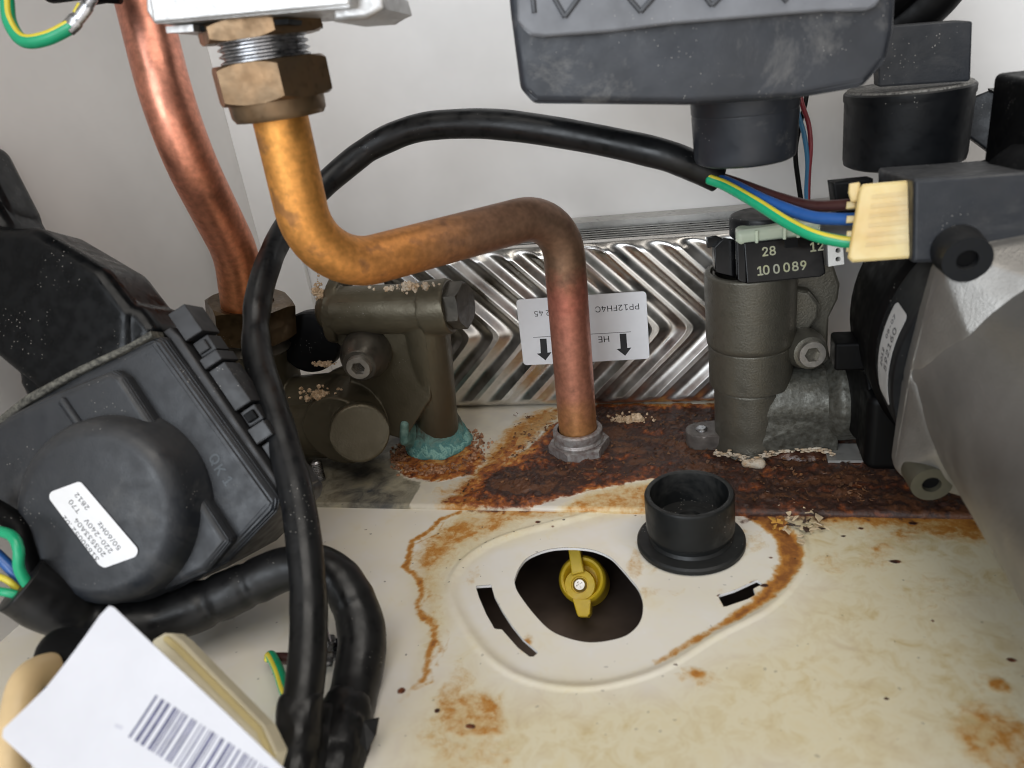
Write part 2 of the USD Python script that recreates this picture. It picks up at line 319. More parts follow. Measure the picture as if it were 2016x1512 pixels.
# copper: tarnish bands along each pipe come from a length attribute, the rest from noise
def copper(name, stops, rough, noise_amt=.10, spot=(.05, .025, .02), spots=.5, metal=.95):
    N = {'a': ('attribute', {'attribute': 'along'}), 's': ('separate_xyz', {}), 'g': ('geometry', {}), 'n': ('noise_texture', {'scale': 55., 'detail': 6., 'roughness': .65}), 'nm': ('map_range', {'from_min': .2, 'from_max': .8, 'to_min': -noise_amt, 'to_max': noise_amt}),
         'ad': ('math', {'math_type': 'add'}), 'r': ('rgb_ramp', {'ramp': stops}), 'n2': ('noise_texture', {'scale': 95., 'detail': 5.}), 'sm': ('map_range', {'from_min': .60, 'from_max': .68, 'to_max': spots}), 'sp': ('mix_color', {'b': spot}),
         'n3': ('noise_texture', {'scale': 900., 'detail': 3.}), 'bp': ('bump', {'strength': 1., 'distance': .00003}), 'rr': ('map_range', {'from_min': .3, 'from_max': .7, 'to_min': rough - .08, 'to_max': rough + .12}),
         'n4': ('noise_texture', {'scale': 420., 'detail': 2.}), 'tm': ('map_range', {'from_min': .3, 'from_max': .7, 'to_min': .82, 'to_max': 1.16}), 'tx': ('mix_color', {'blend_type': 'multiply', 'fac': 1., 'use_clamp': False}), 'tc': ('combine_xyz', {}),
         'p': ('principled_bsdf', {'metallic': metal})}
    L = [('a.vector', 's.vector'), ('g.position', 'n.vector'), ('n.fac', 'nm.value'), ('s.x', 'ad.value1'), ('nm.result', 'ad.value2'), ('ad.value', 'r.fac'), ('g.position', 'n2.vector'), ('n2.fac', 'sm.value'), ('sm.result', 'sp.fac'), ('r.color', 'sp.a'),
         ('g.position', 'n4.vector'), ('n4.fac', 'tm.value'), ('tm.result', 'tc.x'), ('tm.result', 'tc.y'), ('tm.result', 'tc.z'), ('sp.result', 'tx.a'), ('tc.vector', 'tx.b'), ('tx.result', 'p.base_color'), ('g.position', 'n3.vector'), ('n3.fac', 'bp.height'), ('bp.normal', 'p.normal'), ('n2.fac', 'rr.value'), ('rr.result', 'p.roughness')]
    return mat(name, N, L)
m_cu1 = copper('bright_copper', [(0, (.30, .15, .06)), (.04, (.64, .25, .11)), (.4, (.66, .26, .15)), (1, (.70, .31, .23))], .36, .04, (.42, .17, .08), .25)
m_cu2 = copper('tarnished_copper', [(0, (.50, .25, .08)), (.05, (.48, .23, .095)), (.10, (.44, .19, .125)), (.20, (.43, .175, .12)), (.25, (.42, .145, .10)), (.275, (.30, .12, .075)), (.30, (.22, .125, .075)), (.42, (.23, .135, .09)), (.55, (.28, .15, .09)), (.66, (.52, .22, .065)), (.8, (.68, .30, .075)), (1, (.72, .33, .075))], .46, .035, (.15, .08, .055), .5, .72)

def patina(name, stops):
    N = {'a': ('attribute', {'attribute': 'along'}), 's': ('separate_xyz', {}), 'g': ('geometry', {}), 'n': ('noise_texture', {'scale': 190., 'detail': 6., 'roughness': .7, 'distortion': .8}), 'nm': ('map_range', {'from_min': .25, 'from_max': .75, 'to_min': -.42, 'to_max': .42}), 'ad': ('math', {'math_type': 'add'}), 'r': ('rgb_ramp', {'ramp': stops}),
         'n2': ('noise_texture', {'scale': 900., 'detail': 4.}), 'bp': ('bump', {'strength': 1., 'distance': .0004}), 'p': ('principled_bsdf', {'roughness': .72})}
    return mat(name, N, [('a.vector', 's.vector'), ('g.position', 'n.vector'), ('n.fac', 'nm.value'), ('s.x', 'ad.value1'), ('nm.result', 'ad.value2'), ('ad.value', 'r.fac'), ('r.color', 'p.base_color'), ('g.position', 'n2.vector'), ('n2.fac', 'bp.height'), ('bp.normal', 'p.normal')])
m_pat = patina('patina_foot', [(0, (.10, .26, .25)), (.16, (.24, .44, .38)), (.3, (.055, .19, .19)), (.5, (.13, .25, .22)), (.68, (.085, .14, .12)), (.85, (.075, .08, .06)), (1, (.07, .062, .042))])
# floor and plate: stains are carried as masks on the mesh, broken up by noise in the material
def stained(name, base, grey=None):
    N = {'g': ('geometry', {}), 'a': ('attribute', {'attribute': 'stain'}), 's': ('separate_xyz', {}), 'b': ('attribute', {'attribute': 'soil'}), 't': ('separate_xyz', {}),
         'n1': ('noise_texture', {'scale': 110., 'detail': 9., 'roughness': .68, 'distortion': .6}), 'n2': ('noise_texture', {'scale': 330., 'detail': 7., 'roughness': .65}), 'n3': ('noise_texture', {'scale': 28., 'detail': 4.}),
         'n1c': ('math', {'math_type': 'subtract', 'value2': .5}), 'n2c': ('math', {'math_type': 'subtract', 'value2': .5}),
         'p': ('principled_bsdf', {}), 'bp': ('bump', {'strength': 1., 'distance': .0006})}
    L = [('a.vector', 's.vector'), ('b.vector', 't.vector'), ('g.position', 'n1.vector'), ('g.position', 'n2.vector'), ('g.position', 'n3.vector'), ('n1.fac', 'n1c.value1'), ('n2.fac', 'n2c.value1')]
    def fac(k, src, amp, lo, hi, noise='n1c'):
        N[k + 'm'] = ('math', {'math_type': 'multiply_add', 'value2': amp}); N[k] = ('map_range', {'from_min': lo, 'from_max': hi})
        L.extend([(noise + '.value', k + 'm.value1'), (src, k + 'm.value3'), (k + 'm.value', k + '.value')]); return k + '.result'
    N['n3c'] = ('math', {'math_type': 'subtract', 'value2': .5}); N['n13'] = ('math', {'math_type': 'multiply_add', 'value2': 1.2}); L.extend([('n3.fac', 'n3c.value1'), ('n3c.value', 'n13.value1'), ('n1c.value', 'n13.value3')])
    def mixin(k, a, f, col=None, colsrc=None):
        N[k] = ('mix_color', {} if col is None else {'b': col}); L.append((a, k + '.a')); L.append((f, k + '.fac'))
        if colsrc: L.append((colsrc, k + '.b'))
        return k + '.result'
    def ramp(k, src, stops): N[k] = ('rgb_ramp', {'ramp': stops}); L.append((src, k + '.fac')); return k + '.color'
    col = ramp('r0', 'n3.fac', [(.3, tuple(np.array(base) * .95)), (.7, base)])
    if grey is not None: col = mixin('cg', col, fac('fg', 't.z', .7, .42, .58), None, ramp('rg', 'n2.fac', [(.3, tuple(np.array(grey) * .85)), (.7, tuple(np.array(grey) * 1.1))]))
    # cream tint
    col = mixin('cy', col, fac('fy', 's.z', .85, .08, .88, 'n13'), None, ramp('ry', 'n1.fac', [(.30, (.54, .41, .20)), (.42, (.64, .54, .33)), (.54, (.70, .63, .45)), (.75, (.68, .58, .36))]))
    # ochre stain with a darker tide line
    N['n12'] = ('math', {'math_type': 'multiply_add', 'value2': .75}); L.extend([('n2c.value', 'n12.value1'), ('n1c.value', 'n12.value3')])
    f = fac('fo', 's.y', .9, .36, .74, 'n12'); col = mixin('co', col, f, None, ramp('ro', 'fom.value', [(.36, (.60, .43, .20)), (.52, (.56, .36, .13)), (.66, (.50, .26, .065)), (.82, (.43, .175, .03)), (1., (.24, .085, .02))]))
    # rust
    f2 = fac('fr', 's.x', 1.0, .36, .60, 'n12'); col = mixin('cr', col, f2, None, ramp('rr', 'frv.value', [(.05, (.50, .27, .09)), (.2, (.42, .155, .028)), (.38, (.25, .068, .014)), (.54, (.11, .030, .011)), (.68, (.045, .016, .009)), (.84, (.030, .013, .009)), (.96, (.09, .034, .014))]))
    N['fr0'] = ('math', {'math_type': 'multiply_add', 'value2': .32}); N['fr1'] = ('math', {'math_type': 'subtract', 'value2': .27}); N['frv'] = ('math', {'math_type': 'multiply_add', 'value2': .95}); L.extend([('frm.value', 'fr0.value1'), ('t.x', 'fr0.value3'), ('fr0.value', 'fr1.value1'), ('n12.value', 'frv.value1'), ('fr1.value', 'frv.value3')])
    # dirt flecks
    N.update({'v': ('voronoi_texture', {'scale': 260.}), 'vc': ('separate_color', {}), 'vsz': ('map_range', {'from_min': .0, 'from_max': 1., 'to_min': -.16, 'to_max': .13}), 'vl': ('math', {'math_type': 'less_than'}), 'vd': ('math', {'math_type': 'multiply', 'use_clamp': True}),
              'nd': ('noise_texture', {'scale': 700., 'detail': 3.}), 'nda': ('math', {'math_type': 'multiply_add', 'value2': .5}), 'ndc': ('math', {'math_type': 'subtract', 'value2': .5})})
    L.extend([('g.position', 'v.vector'), ('v.color', 'vc.color'), ('vc.r', 'vsz.value'), ('g.position', 'nd.vector'), ('nd.fac', 'ndc.value1'), ('ndc.value', 'nda.value1'), ('v.distance', 'nda.value3'), ('nda.value', 'vl.value1'), ('vsz.result', 'vl.value2'), ('vl.value', 'vd.value1'), ('t.y', 'vd.value2')])
    col = mixin('cd', col, 'vd.value', (.035, .022, .015))
    L.append((col, 'p.base_color'))
    # gloss and relief
    N['rg1'] = ('map_range', {'to_min': .34, 'to_max': .52}); N['rmx'] = ('math', {'math_type': 'maximum'}); N['rgn'] = ('mix_float', {'b': .5})
    L.extend([(f, 'rmx.value1'), (f2, 'rmx.value2'), ('rmx.value', 'rg1.value'), ('n1.fac', 'rgn.fac'), ('rg1.result', 'p.roughness')])
    del N['rgn']; L.remove(('n1.fac', 'rgn.fac'))
    N['h1'] = ('math', {'math_type': 'multiply'}); N['h2'] = ('math', {'math_type': 'multiply'}); N['h3'] = ('math', {'math_type': 'multiply_add', 'value2': .35})
    L.extend([('n2.fac', 'h1.value1'), (f2, 'h1.value2'), ('n1.fac', 'h2.value1'), (f, 'h2.value2'), ('h2.value', 'h3.value1'), ('h1.value', 'h3.value3'), ('h3.value', 'bp.height'), ('bp.normal', 'p.normal')])
    return mat(name, N, L)
m_floor = stained('stained_white_paint', (.77, .735, .675))
m_plate = stained('rusted_plate', (.60, .56, .50), (.055, .06, .066))
# ================================================================ the setting
def wallbox(lo, hi): return trimesh.creation.box(bounds=[lo, hi])
ZF = -2.0                                        # front pan lies 2 mm under the rear plate
YB = 100.0; XL = -213.0
solo('back_wall', wallbox((XL - 5, YB, -60), (420, YB + 1.2, 330)), m_wall, None, None, kind='structure')
solo('left_wall', wallbox((XL - 1.2, -300, -60), (XL, YB + 1.2, 330)), m_wall, None, None, kind='structure')

# ---- masks in millimetres on a floor grid
def field(pts_or_geom, grid_xy, soft, px=True, z=ZF, line=None):
    """1 inside the outline, 0 outside, 0.5 at the edge, fading over soft mm"""
    P = [atz(*p, z)[:2] for p in pts_or_geom]
    g = LineString(P).buffer(line) if line else Polygon(P).buffer(0)
    X, Y = grid_xy; shapely.prepare(g); st = 1.0
    x0, x1, y0, y1 = X.min(), X.max(), Y.min(), Y.max()
    gx, gy = np.arange(x0, x1 + 1, st), np.arange(y0, y1 + 1, st)
    inside = shapely.contains_xy(g, *np.meshgrid(gx, gy)); d = ndimage.distance_transform_edt(inside) - ndimage.distance_transform_edt(~inside)
    d = ndimage.map_coordinates(d * st, [(Y - y0) / st, (X - x0) / st], order=1, mode='nearest')
    return np.clip(.5 + d / (2 * soft), 0, 1)
def spot(grid_xy, px, py, rx, ry, soft, z=ZF):
    X, Y = grid_xy; c = atz(px, py, z); return np.clip(.5 + (1 - np.hypot((X - c[0]) / rx, (Y - c[1]) / ry)) * min(rx, ry) / (2 * soft), 0, 1)
mx = np.maximum

# ---- front pan: a sheet with cut-outs and a pressed panel
HOLE = [(1012, 1140), (1022, 1115), (1040, 1095), (1078, 1080), (1120, 1076), (1165, 1080), (1200, 1094), (1222, 1115), (1240, 1136), (1258, 1160), (1266, 1190), (1260, 1222), (1236, 1247), (1198, 1259), (1156, 1262), (1112, 1252), (1080, 1236), (1052, 1208), (1030, 1180), (1016, 1158)]
SLOT = [(937, 1152), (966, 1150), (972, 1172), (987, 1200), (1006, 1229), (1028, 1256), (1058, 1282), (1046, 1292), (1020, 1272), (988, 1236), (974, 1235), (958, 1207), (944, 1175)]
SLOT2 = [(1414, 1170), (1446, 1160), (1490, 1140), (1500, 1147), (1482, 1156), (1486, 1168), (1472, 1176), (1426, 1192)]
PRESS = [(893, 1135), (889, 1165), (909, 1216), (950, 1277), (1006, 1321), (1075, 1345), (1156, 1351), (1237, 1337), (1316, 1308), (1410, 1250), (1504, 1200), (1557, 1150), (1582, 1101), (1576, 1060), (1535, 1020), (1470, 985), (1360, 965), (1250, 985), (1150, 1015), (1000, 1055), (925, 1095)]
def smoothpoly(px, z): 
    P = np.array([atz(*p, z)[:2] for p in px]); P = np.vstack([P, P[:1]]); q = spline(P, 8); return Polygon(q).buffer(0)
st = .75; gx = np.arange(XL, 262, st); gy = np.arange(-262, -40.0 + .01, st)
X, Y = np.meshgrid(gx, gy); V0 = np.stack([X, Y, np.full_like(X, ZF)], -1)
holes = [smoothpoly(HOLE, ZF), Polygon([atz(*p, ZF)[:2] for p in SLOT]).buffer(.2), Polygon([atz(*p, ZF)[:2] for p in SLOT2]).buffer(.2)]
ins = np.zeros(X.shape, bool); flatx, flaty = X.ravel(), Y.ravel()
for h in holes:
    shapely.prepare(h); c = shapely.contains_xy(h, flatx, flaty).reshape(X.shape); ins |= c
    near = ndimage.binary_dilation(c) & ~ndimage.binary_erosion(c)      # ring of points around the edge: snap it to the outline
    idx = np.argwhere(near); b = h.exterior
    pts = shapely.points(X[near], Y[near]); d = shapely.distance(b, pts); q = shapely.line_interpolate_point(b, shapely.line_locate_point(b, pts))
    ok = d < st * .71; V0[idx[ok, 0], idx[ok, 1], 0] = shapely.get_x(q)[ok]; V0[idx[ok, 0], idx[ok, 1], 1] = shapely.get_y(q)[ok]
    keep = near.copy(); keep[idx[~ok, 0], idx[~ok, 1]] = False; ins &= ~keep
press = smoothpoly(PRESS, ZF); pf = np.clip((shapely.contains_xy(press, flatx, flaty) * 2. - 1) * shapely.distance(press.exterior, shapely.points(flatx, flaty)), -12, 12).reshape(X.shape)
V0[..., 2] += np.where(pf > -2.2, 0.55 * np.exp(-((pf + .6) / 1.3) ** 2), 0) - .55 / (1 + np.exp(-(pf - 1.8) * 2.2))
V0[..., 2] += (meshkit.fbm(np.stack([X / 60, Y / 60, X * 0], -1), 3, 5) - .5) * .35
xy = (X, Y)
f = lambda *a, **k: field(*a, xy, **k)
och = np.zeros_like(X); rus = np.zeros_like(X); crm = np.zeros_like(X)
crm = mx(crm, f([(880, 1330), (760, 1420), (740, 1600), (2100, 1600), (2100, 1000), (1500, 1000), (1600, 1060), (1590, 1130), (1500, 1215), (1300, 1330), (1150, 1362), (1000, 1340), (920, 1260)], soft=18) * .92)
crm = mx(crm, f([(900, 1000), (1480, 960), (1500, 990), (1300, 1000), (1130, 1040), (960, 1090), (890, 1130), (900, 1230), (850, 1290), (800, 1380), (830, 1250), (800, 1120), (850, 1040)], soft=8) * .85)
crm = mx(crm, .27); crm = mx(crm, f(PRESS + PRESS[:1], soft=7, line=3) * .78); crm = mx(crm, f([(1560, 1000), (2060, 1000), (2060, 1200), (1800, 1190), (1640, 1150), (1590, 1090)], soft=20) * 1.5)
L1 = [(905, 1008), (868, 1022), (845, 1045), (812, 1066), (798, 1118), (826, 1140), (832, 1165), (822, 1190), (830, 1212), (848, 1225), (858, 1245), (850, 1275), (842, 1300), (836, 1335), (815, 1352)]
och = mx(och, f(L1, soft=2.6, line=1.5) * .98); L2_ = [(x + 10 + 9 * math.sin(y * .11), y + 6) for x, y in L1[1:]]; och = mx(och, f(L2_, soft=2.2, line=.8) * .84); L3_ = [(x + 24 + 8 * math.sin(y * .07 + 1), y + 2) for x, y in L1[2:]]; och = mx(och, f(L3_, soft=2.2, line=.5) * .66)
och = mx(och, f([(905, 1008), (845, 1045), (812, 1066), (800, 1118), (830, 1165), (822, 1200), (848, 1225), (870, 1190), (872, 1130), (905, 1085), (985, 1055), (1030, 1030), (1100, 1005), (1000, 998)], soft=8) * .66)
och = mx(och, f([(1045, 1040), (985, 1058), (905, 1085), (872, 1135), (868, 1190), (872, 1240), (862, 1280)], soft=3.5, line=.9) * .62)
och = mx(och, f([(840, 1235), (872, 1230), (862, 1290), (838, 1350), (770, 1400), (790, 1360), (832, 1330)], soft=5) * .62)
och = mx(och, f([(1448, 975), (1500, 985), (1548, 1020), (1584, 1075), (1582, 1110), (1556, 1150), (1500, 1196), (1400, 1250), (1290, 1312), (1284, 1300), (1400, 1232), (1470, 1185), (1505, 1150), (1530, 1110), (1526, 1062), (1490, 1030), (1455, 1012)], soft=3) * .98)
och = mx(och, f([(900, 1000), (1250, 962), (1420, 950), (1300, 985), (1180, 1010), (1040, 1025), (960, 1030)], soft=6) * .74)
och = mx(och, f([(1680, 1110), (1700, 1070), (1740, 1020), (1850, 1002), (1960, 1030), (1900, 1060), (1800, 1075), (1752, 1096), (1725, 1125)], soft=12) * .74); och = mx(och, f([(1850, 1190), (1960, 1290), (2060, 1420), (2060, 1560), (1900, 1480), (1930, 1400), (1890, 1320)], soft=14) * .50); och = mx(och, f([(860, 1330), (940, 1370), (975, 1450), (930, 1600), (840, 1600), (880, 1450)], soft=10) * .52)
och = mx(och, f([(1560, 1000), (2060, 1000), (2060, 1070), (1900, 1075), (1760, 1050), (1600, 1040)], soft=9) * .78)
for sx, sy, rx, ry, k in ((925, 1405, 13, 11, .62), (905, 1340, 7, 9, .5), (885, 1365, 5, 7, .56), (955, 1425, 9, 7, .66), (1372, 1328, 3.4, 2.6, .95), (1372, 1335, 9, 7, .48), (1955, 1445, 13, 10, .66), (2000, 1480, 15, 12, .66), (1968, 1350, 4, 4, .62), (1930, 1410, 6, 8, .55), (860, 1440, 9, 10, .45), (900, 1500, 10, 10, .5), (930, 1130, 4, 12, .4), (1250, 1110, 4, 12, .5), (1290, 1160, 18, 5, .42), (1035, 1265, 3, 6, .62), (1420, 1160, 7, 3, .5), (965, 1480, 12, 8, .45), (1640, 1110, 10, 8, .42), (1870, 1170, 20, 12, .35), (1480, 1060, 8, 12, .4)):
    och = mx(och, spot(xy, sx, sy, rx, ry, 4 if rx > 6 else 2) * k)
rus = mx(rus, f([(880, 992), (1120, 992), (1280, 980), (1180, 1004), (1040, 1008), (935, 1012)], soft=3.5) * .72)
rus = mx(rus, f([(1450, 970), (2060, 970), (2060, 1012), (1760, 1018), (1660, 1016), (1570, 1026), (1500, 1012)], soft=8) * .86)
rus = mx(rus, f([(1448, 985), (1475, 985), (1500, 1015), (1470, 1035), (1450, 1030)], soft=4) * .6)
for sx, sy, rx, ry in ((1764, 1105, 3.8, 1.7), (1836, 1222, 1.2, 1.2), (1992, 1300, 2.4, 1.8), (1745, 1375, 1.2, 1.0), (1762, 1262, 1., .8), (2010, 1152, 2.6, 1.6), (1058, 1028, 2.2, 1.6), (1088, 1036, 1.6, 1.0), (1208, 996, 1.8, 1.4), (1518, 1095, 1.6, 1.2), (1695, 1040, 2, 1.4), (1660, 1055, 1.4, 1), (1800, 1030, 3, 1.6), (720, 1043, 1., .8), (1330, 1310, 1, .8), (1420, 1010, 3, 2), (1260, 1005, 3.4, 1.2), (1505, 1150, 2.5, 1.5), (1415, 1170, 1.5, 1.5), (790, 1360, 2.6, 2.4), (860, 1400, 1.6, 1.6), (925, 1430, 3, 1.8)):
    rus = mx(rus, spot(xy, sx, sy, rx * .62, ry * .62, .55) * .8)
och = mx(och, f(SLOT2 + SLOT2[:1], soft=3, line=.6) * .72); och = mx(och, f([(1255, 1060), (1250, 1085), (1270, 1115), (1320, 1136), (1380, 1140), (1440, 1120), (1470, 1085)], soft=4, line=1.5) * .42)
rus = mx(rus, f(SLOT2 + SLOT2[:1], soft=1.2, line=.25) * .62)
dirt = .32 + .5 * f([(880, 1000), (1500, 960), (2060, 1000), (2060, 1120), (1700, 1130), (1250, 1060), (1000, 1080), (850, 1280), (780, 1400), (780, 1150)], soft=12) + .25 * f([(520, 1000), (880, 1000), (800, 1300), (740, 1500), (480, 1500), (520, 1280)], soft=15)
deep = np.clip(.30 + .6 * f([(880, 1000), (1500, 960), (2060, 985), (2060, 1005), (1300, 1000)], soft=4), 0, 1)
deep = mx(deep, .62)
idx = np.arange(X.size).reshape(X.shape); q = np.stack([idx[:-1, :-1], idx[:-1, 1:], idx[1:, 1:], idx[1:, :-1]], -1).reshape(-1, 4)
good = ~(ins.ravel()[q].any(1)); Fq = q[good]; Ff = np.vstack([Fq[:, [0, 1, 2]], Fq[:, [0, 2, 3]]])
VV = V0.reshape(-1, 3); stain = np.stack([rus, och, crm], -1).reshape(-1, 3); soil = np.stack([deep, dirt, X * 0], -1).reshape(-1, 3)
used = np.unique(Ff); remap = -np.ones(len(VV), int); remap[used] = np.arange(len(used))
floor_path = solo('floor', (VV[used], remap[Ff]), m_floor, None, None, kind='structure', smooth=True, attr={'stain': stain[used], 'soil': soil[used]})
UnderZ = -48
for nm, h in zip(('cutout_edge', 'slot_edge', 'slot_edge'), holes):      # thickness of the sheet at each cut-out
    b = np.array(h.exterior.coords)[:-1]; n = len(b); z = ZF - .62
    v = np.vstack([np.column_stack([b, np.full(n, z)]), np.column_stack([b, np.full(n, z - 1.1)])]); k = np.arange(n); k2 = (k + 1) % n
    write(num(floor_path + '/' + nm), (v, np.vstack([np.column_stack([k, k2, k2 + n]), np.column_stack([k, k2 + n, k + n])])), m_wall, False, np.zeros(3))
solo('lower_pan', [wallbox((-90, -230, UnderZ - 2), (130, 60, UnderZ)), wallbox((-90, 30, UnderZ), (130, 31, -8)), wallbox((-91, -230, UnderZ), (-90, 60, -8)), wallbox((130, -230, UnderZ), (131, 60, -8)), wallbox((40, -130, UnderZ), (41.5, 10, -20))], m_under, None, None, kind='structure', smooth=False)

# loose paint flakes curling up beside the cup: parts of the floor
rg = np.random.default_rng(11)
FL = [(1545, 985), (1556, 992), (1562, 1004), (1575, 1008), (1590, 1010), (1604, 1012), (1552, 1012), (1566, 1022), (1582, 1024), (1597, 1028), (1612, 1034), (1558, 1034), (1572, 1040), (1588, 1044), (1604, 1048), (1534, 1030), (1528, 1040), (1540, 1044), (1550, 1048), (1578, 1056), (1612, 1022), (1618, 1044), (1542, 1000), (1535, 992), (1520, 1026), (1580, 1066), (1600, 1000), (1570, 994), (1548, 1022), (1596, 1038)]
for k, (px, py) in enumerate(FL * 2):
    if k >= len(FL): px += rg.uniform(-9, 9); py += rg.uniform(-6, 6)
    c = atz(px, py, ZF + 1.2); nn = rg.integers(5, 7); a = np.sort(rg.uniform(0, 6.28, nn)); r = rg.uniform(1.2, 2.4) * (.7 if k >= len(FL) else 1)
    p2 = np.column_stack([np.cos(a), np.sin(a)]) * r * rg.uniform(.6, 1.1, (nn, 1)); pg = Polygon(p2).convex_hull
    m = extr(pg, .22); m.vertices[:, 2] += .10 * (m.vertices[:, 0] ** 2); tilt = trimesh.transformations.euler_matrix(rg.uniform(-.55, .5), rg.uniform(-.5, .5), 0); m.apply_transform(tilt)
    m.vertices += c + [0, 0, rg.uniform(0, .8)]
    mt = m_chip_o if px < 1545 and py > 1015 else (m_chip_d if rg.random() < .45 else m_chip_l)
    write(num(floor_path + '/paint_flake'), m, mt, False, np.zeros(3))

# ---- rear mounting plate: grey paint eaten by rust
st = .7; gx = np.arange(-200, 262, st); gy = np.arange(-41.5, 99.0, st); X, Y = np.meshgrid(gx, gy); xy = (X, Y); f = lambda *a, **k: field(*a, xy, z=0., **k)
rus = f([(1180, 795), (1420, 795), (2000, 700), (2100, 1040), (1440, 1040), (1400, 950), (1285, 945), (1240, 950), (1160, 968), (1100, 980), (1060, 997), (905, 997), (925, 965), (955, 940), (1000, 905), (1045, 880), (1080, 840)], soft=4) * .95
rus = mx(rus, f([(1120, 798), (1070, 812), (1020, 850), (985, 885), (950, 920), (900, 960), (870, 990), (930, 997), (970, 950), (1030, 890), (1090, 830)], soft=7) * .74)
rus = mx(rus, f([(765, 905), (790, 880), (860, 868), (930, 872), (960, 905), (930, 935), (860, 950), (800, 940)], soft=3) * .80)
stk = meshkit.fbm(np.stack([X / 26 + Y / 40, Y / 5.5 - X / 60, X * 0], -1), 4, 15) - .5
dk = np.clip(.12 + .80 * stk * rus + .66 * f([(1150, 800), (1420, 800), (1420, 870), (2000, 700), (2100, 1040), (1440, 1040), (1400, 950), (1285, 945), (1160, 965), (1060, 990), (925, 995), (945, 950), (1010, 915), (1060, 905), (1080, 860)], soft=9) + .22 * (meshkit.fbm(np.stack([X / 9, Y / 9, X * 0], -1), 4, 3) - .5) * 2, 0, 1)
dk = np.where(X < -35, np.maximum(dk, .32 + .4 * (meshkit.fbm(np.stack([X / 4, Y / 4, X * 0], -1), 3, 9) - .5)), dk)
och = mx(f([(1010, 1040), (1160, 966), (1290, 942), (1400, 946), (1430, 1040)], soft=5) * .64, f([(850, 960), (905, 950), (930, 960), (890, 998), (850, 998)], soft=6) * .62)
och = mx(och, f([(1130, 796), (1040, 806), (985, 850), (940, 905), (880, 965), (850, 1000), (960, 1000), (1010, 900), (1120, 815)], soft=8) * .78)
och = mx(och, f([(1330, 985), (1500, 900), (1750, 930), (1700, 985), (1500, 998)], soft=9) * .35)
crm = mx(f([(1010, 1040), (1160, 966), (1290, 942), (1400, 946), (1430, 1040)], soft=4) * .9, .3)
gry = mx(f([(400, 800), (770, 800), (800, 880), (770, 905), (790, 940), (830, 950), (805, 998), (400, 998)], soft=5) * .95, f([(1690, 890), (2000, 700), (2100, 960), (1720, 925)], soft=6) * .0)
clean = f([(1010, 1040), (1160, 970), (1290, 946), (1400, 950), (1430, 1040)], soft=2.5); rus = rus * (1 - clean * .9)
dirt = .35 + .4 * clean
Z = (meshkit.fbm(np.stack([X / 5, Y / 5, X * 0], -1), 4, 21) - .35) * 2.6 * np.clip(rus * 1.7 - .55, 0, 1)
edge = np.clip((Y + 41.5) / 4, 0, 1); Z *= edge; Z += -1.2 * np.exp(-((Y + 41.5) / .8) ** 2)
flk = ((meshkit.noise(np.stack([X / 1.6, Y / 2.2, X * 0], -1), 33) > .72) * .7 * np.clip(rus * 2 - 1, 0, 1)) * edge; Z += flk
idx = np.arange(X.size).reshape(X.shape); q = np.stack([idx[:-1, :-1], idx[:-1, 1:], idx[1:, 1:], idx[1:, :-1]], -1).reshape(-1, 4)
v = np.stack([X, Y, Z], -1).reshape(-1, 3); nx, ny = X.shape[1], X.shape[0]
lip = v[:nx].copy(); lip[:, 2] -= 1.6; lip[:, 1] += .2; k = np.arange(nx - 1); vv = np.vstack([v, lip]); o = len(v)
Ff = np.vstack([q[:, [0, 1, 2]], q[:, [0, 2, 3]], np.column_stack([k + 1, k, o + k]), np.column_stack([k + 1, o + k, o + k + 1])])
sa = np.stack([rus, och, crm], -1).reshape(-1, 3); sb = np.stack([dk, dirt, gry], -1).reshape(-1, 3)
T = Thing('mounting_plate', 'grey painted rear bracket plate eaten by dark brown rust under the pipes', 'plate')
T.add('sheet', (vv, Ff), m_plate, smooth=True, attr={'stain': np.vstack([sa, sa[:nx]]), 'soil': np.vstack([sb, sb[:nx]])})
T.done()
solo('lower_rail_shadow_gap' if False else 'wall_rail', wallbox((-70, 86, 84), (330, 99.4, 95.5)), m_rail, 'grey brushed metal rail along the back wall above the ribbed exchanger', 'rail', smooth=False)
# folded corner post between left and back walls
T = Thing('corner_flange', 'pale folded steel flange standing up in the left rear corner', 'flange')
c = aty(352, 100, 70); T.add('fold', wallbox((c[0] - 1, 66, -2), (c[0] + .2, 99, 320)), m_wall, smooth=False); T.add('web', wallbox((c[0] + .3, 96, -2), (c[0] + 26, 99.2, 320)), m_wall, smooth=False); T.done()

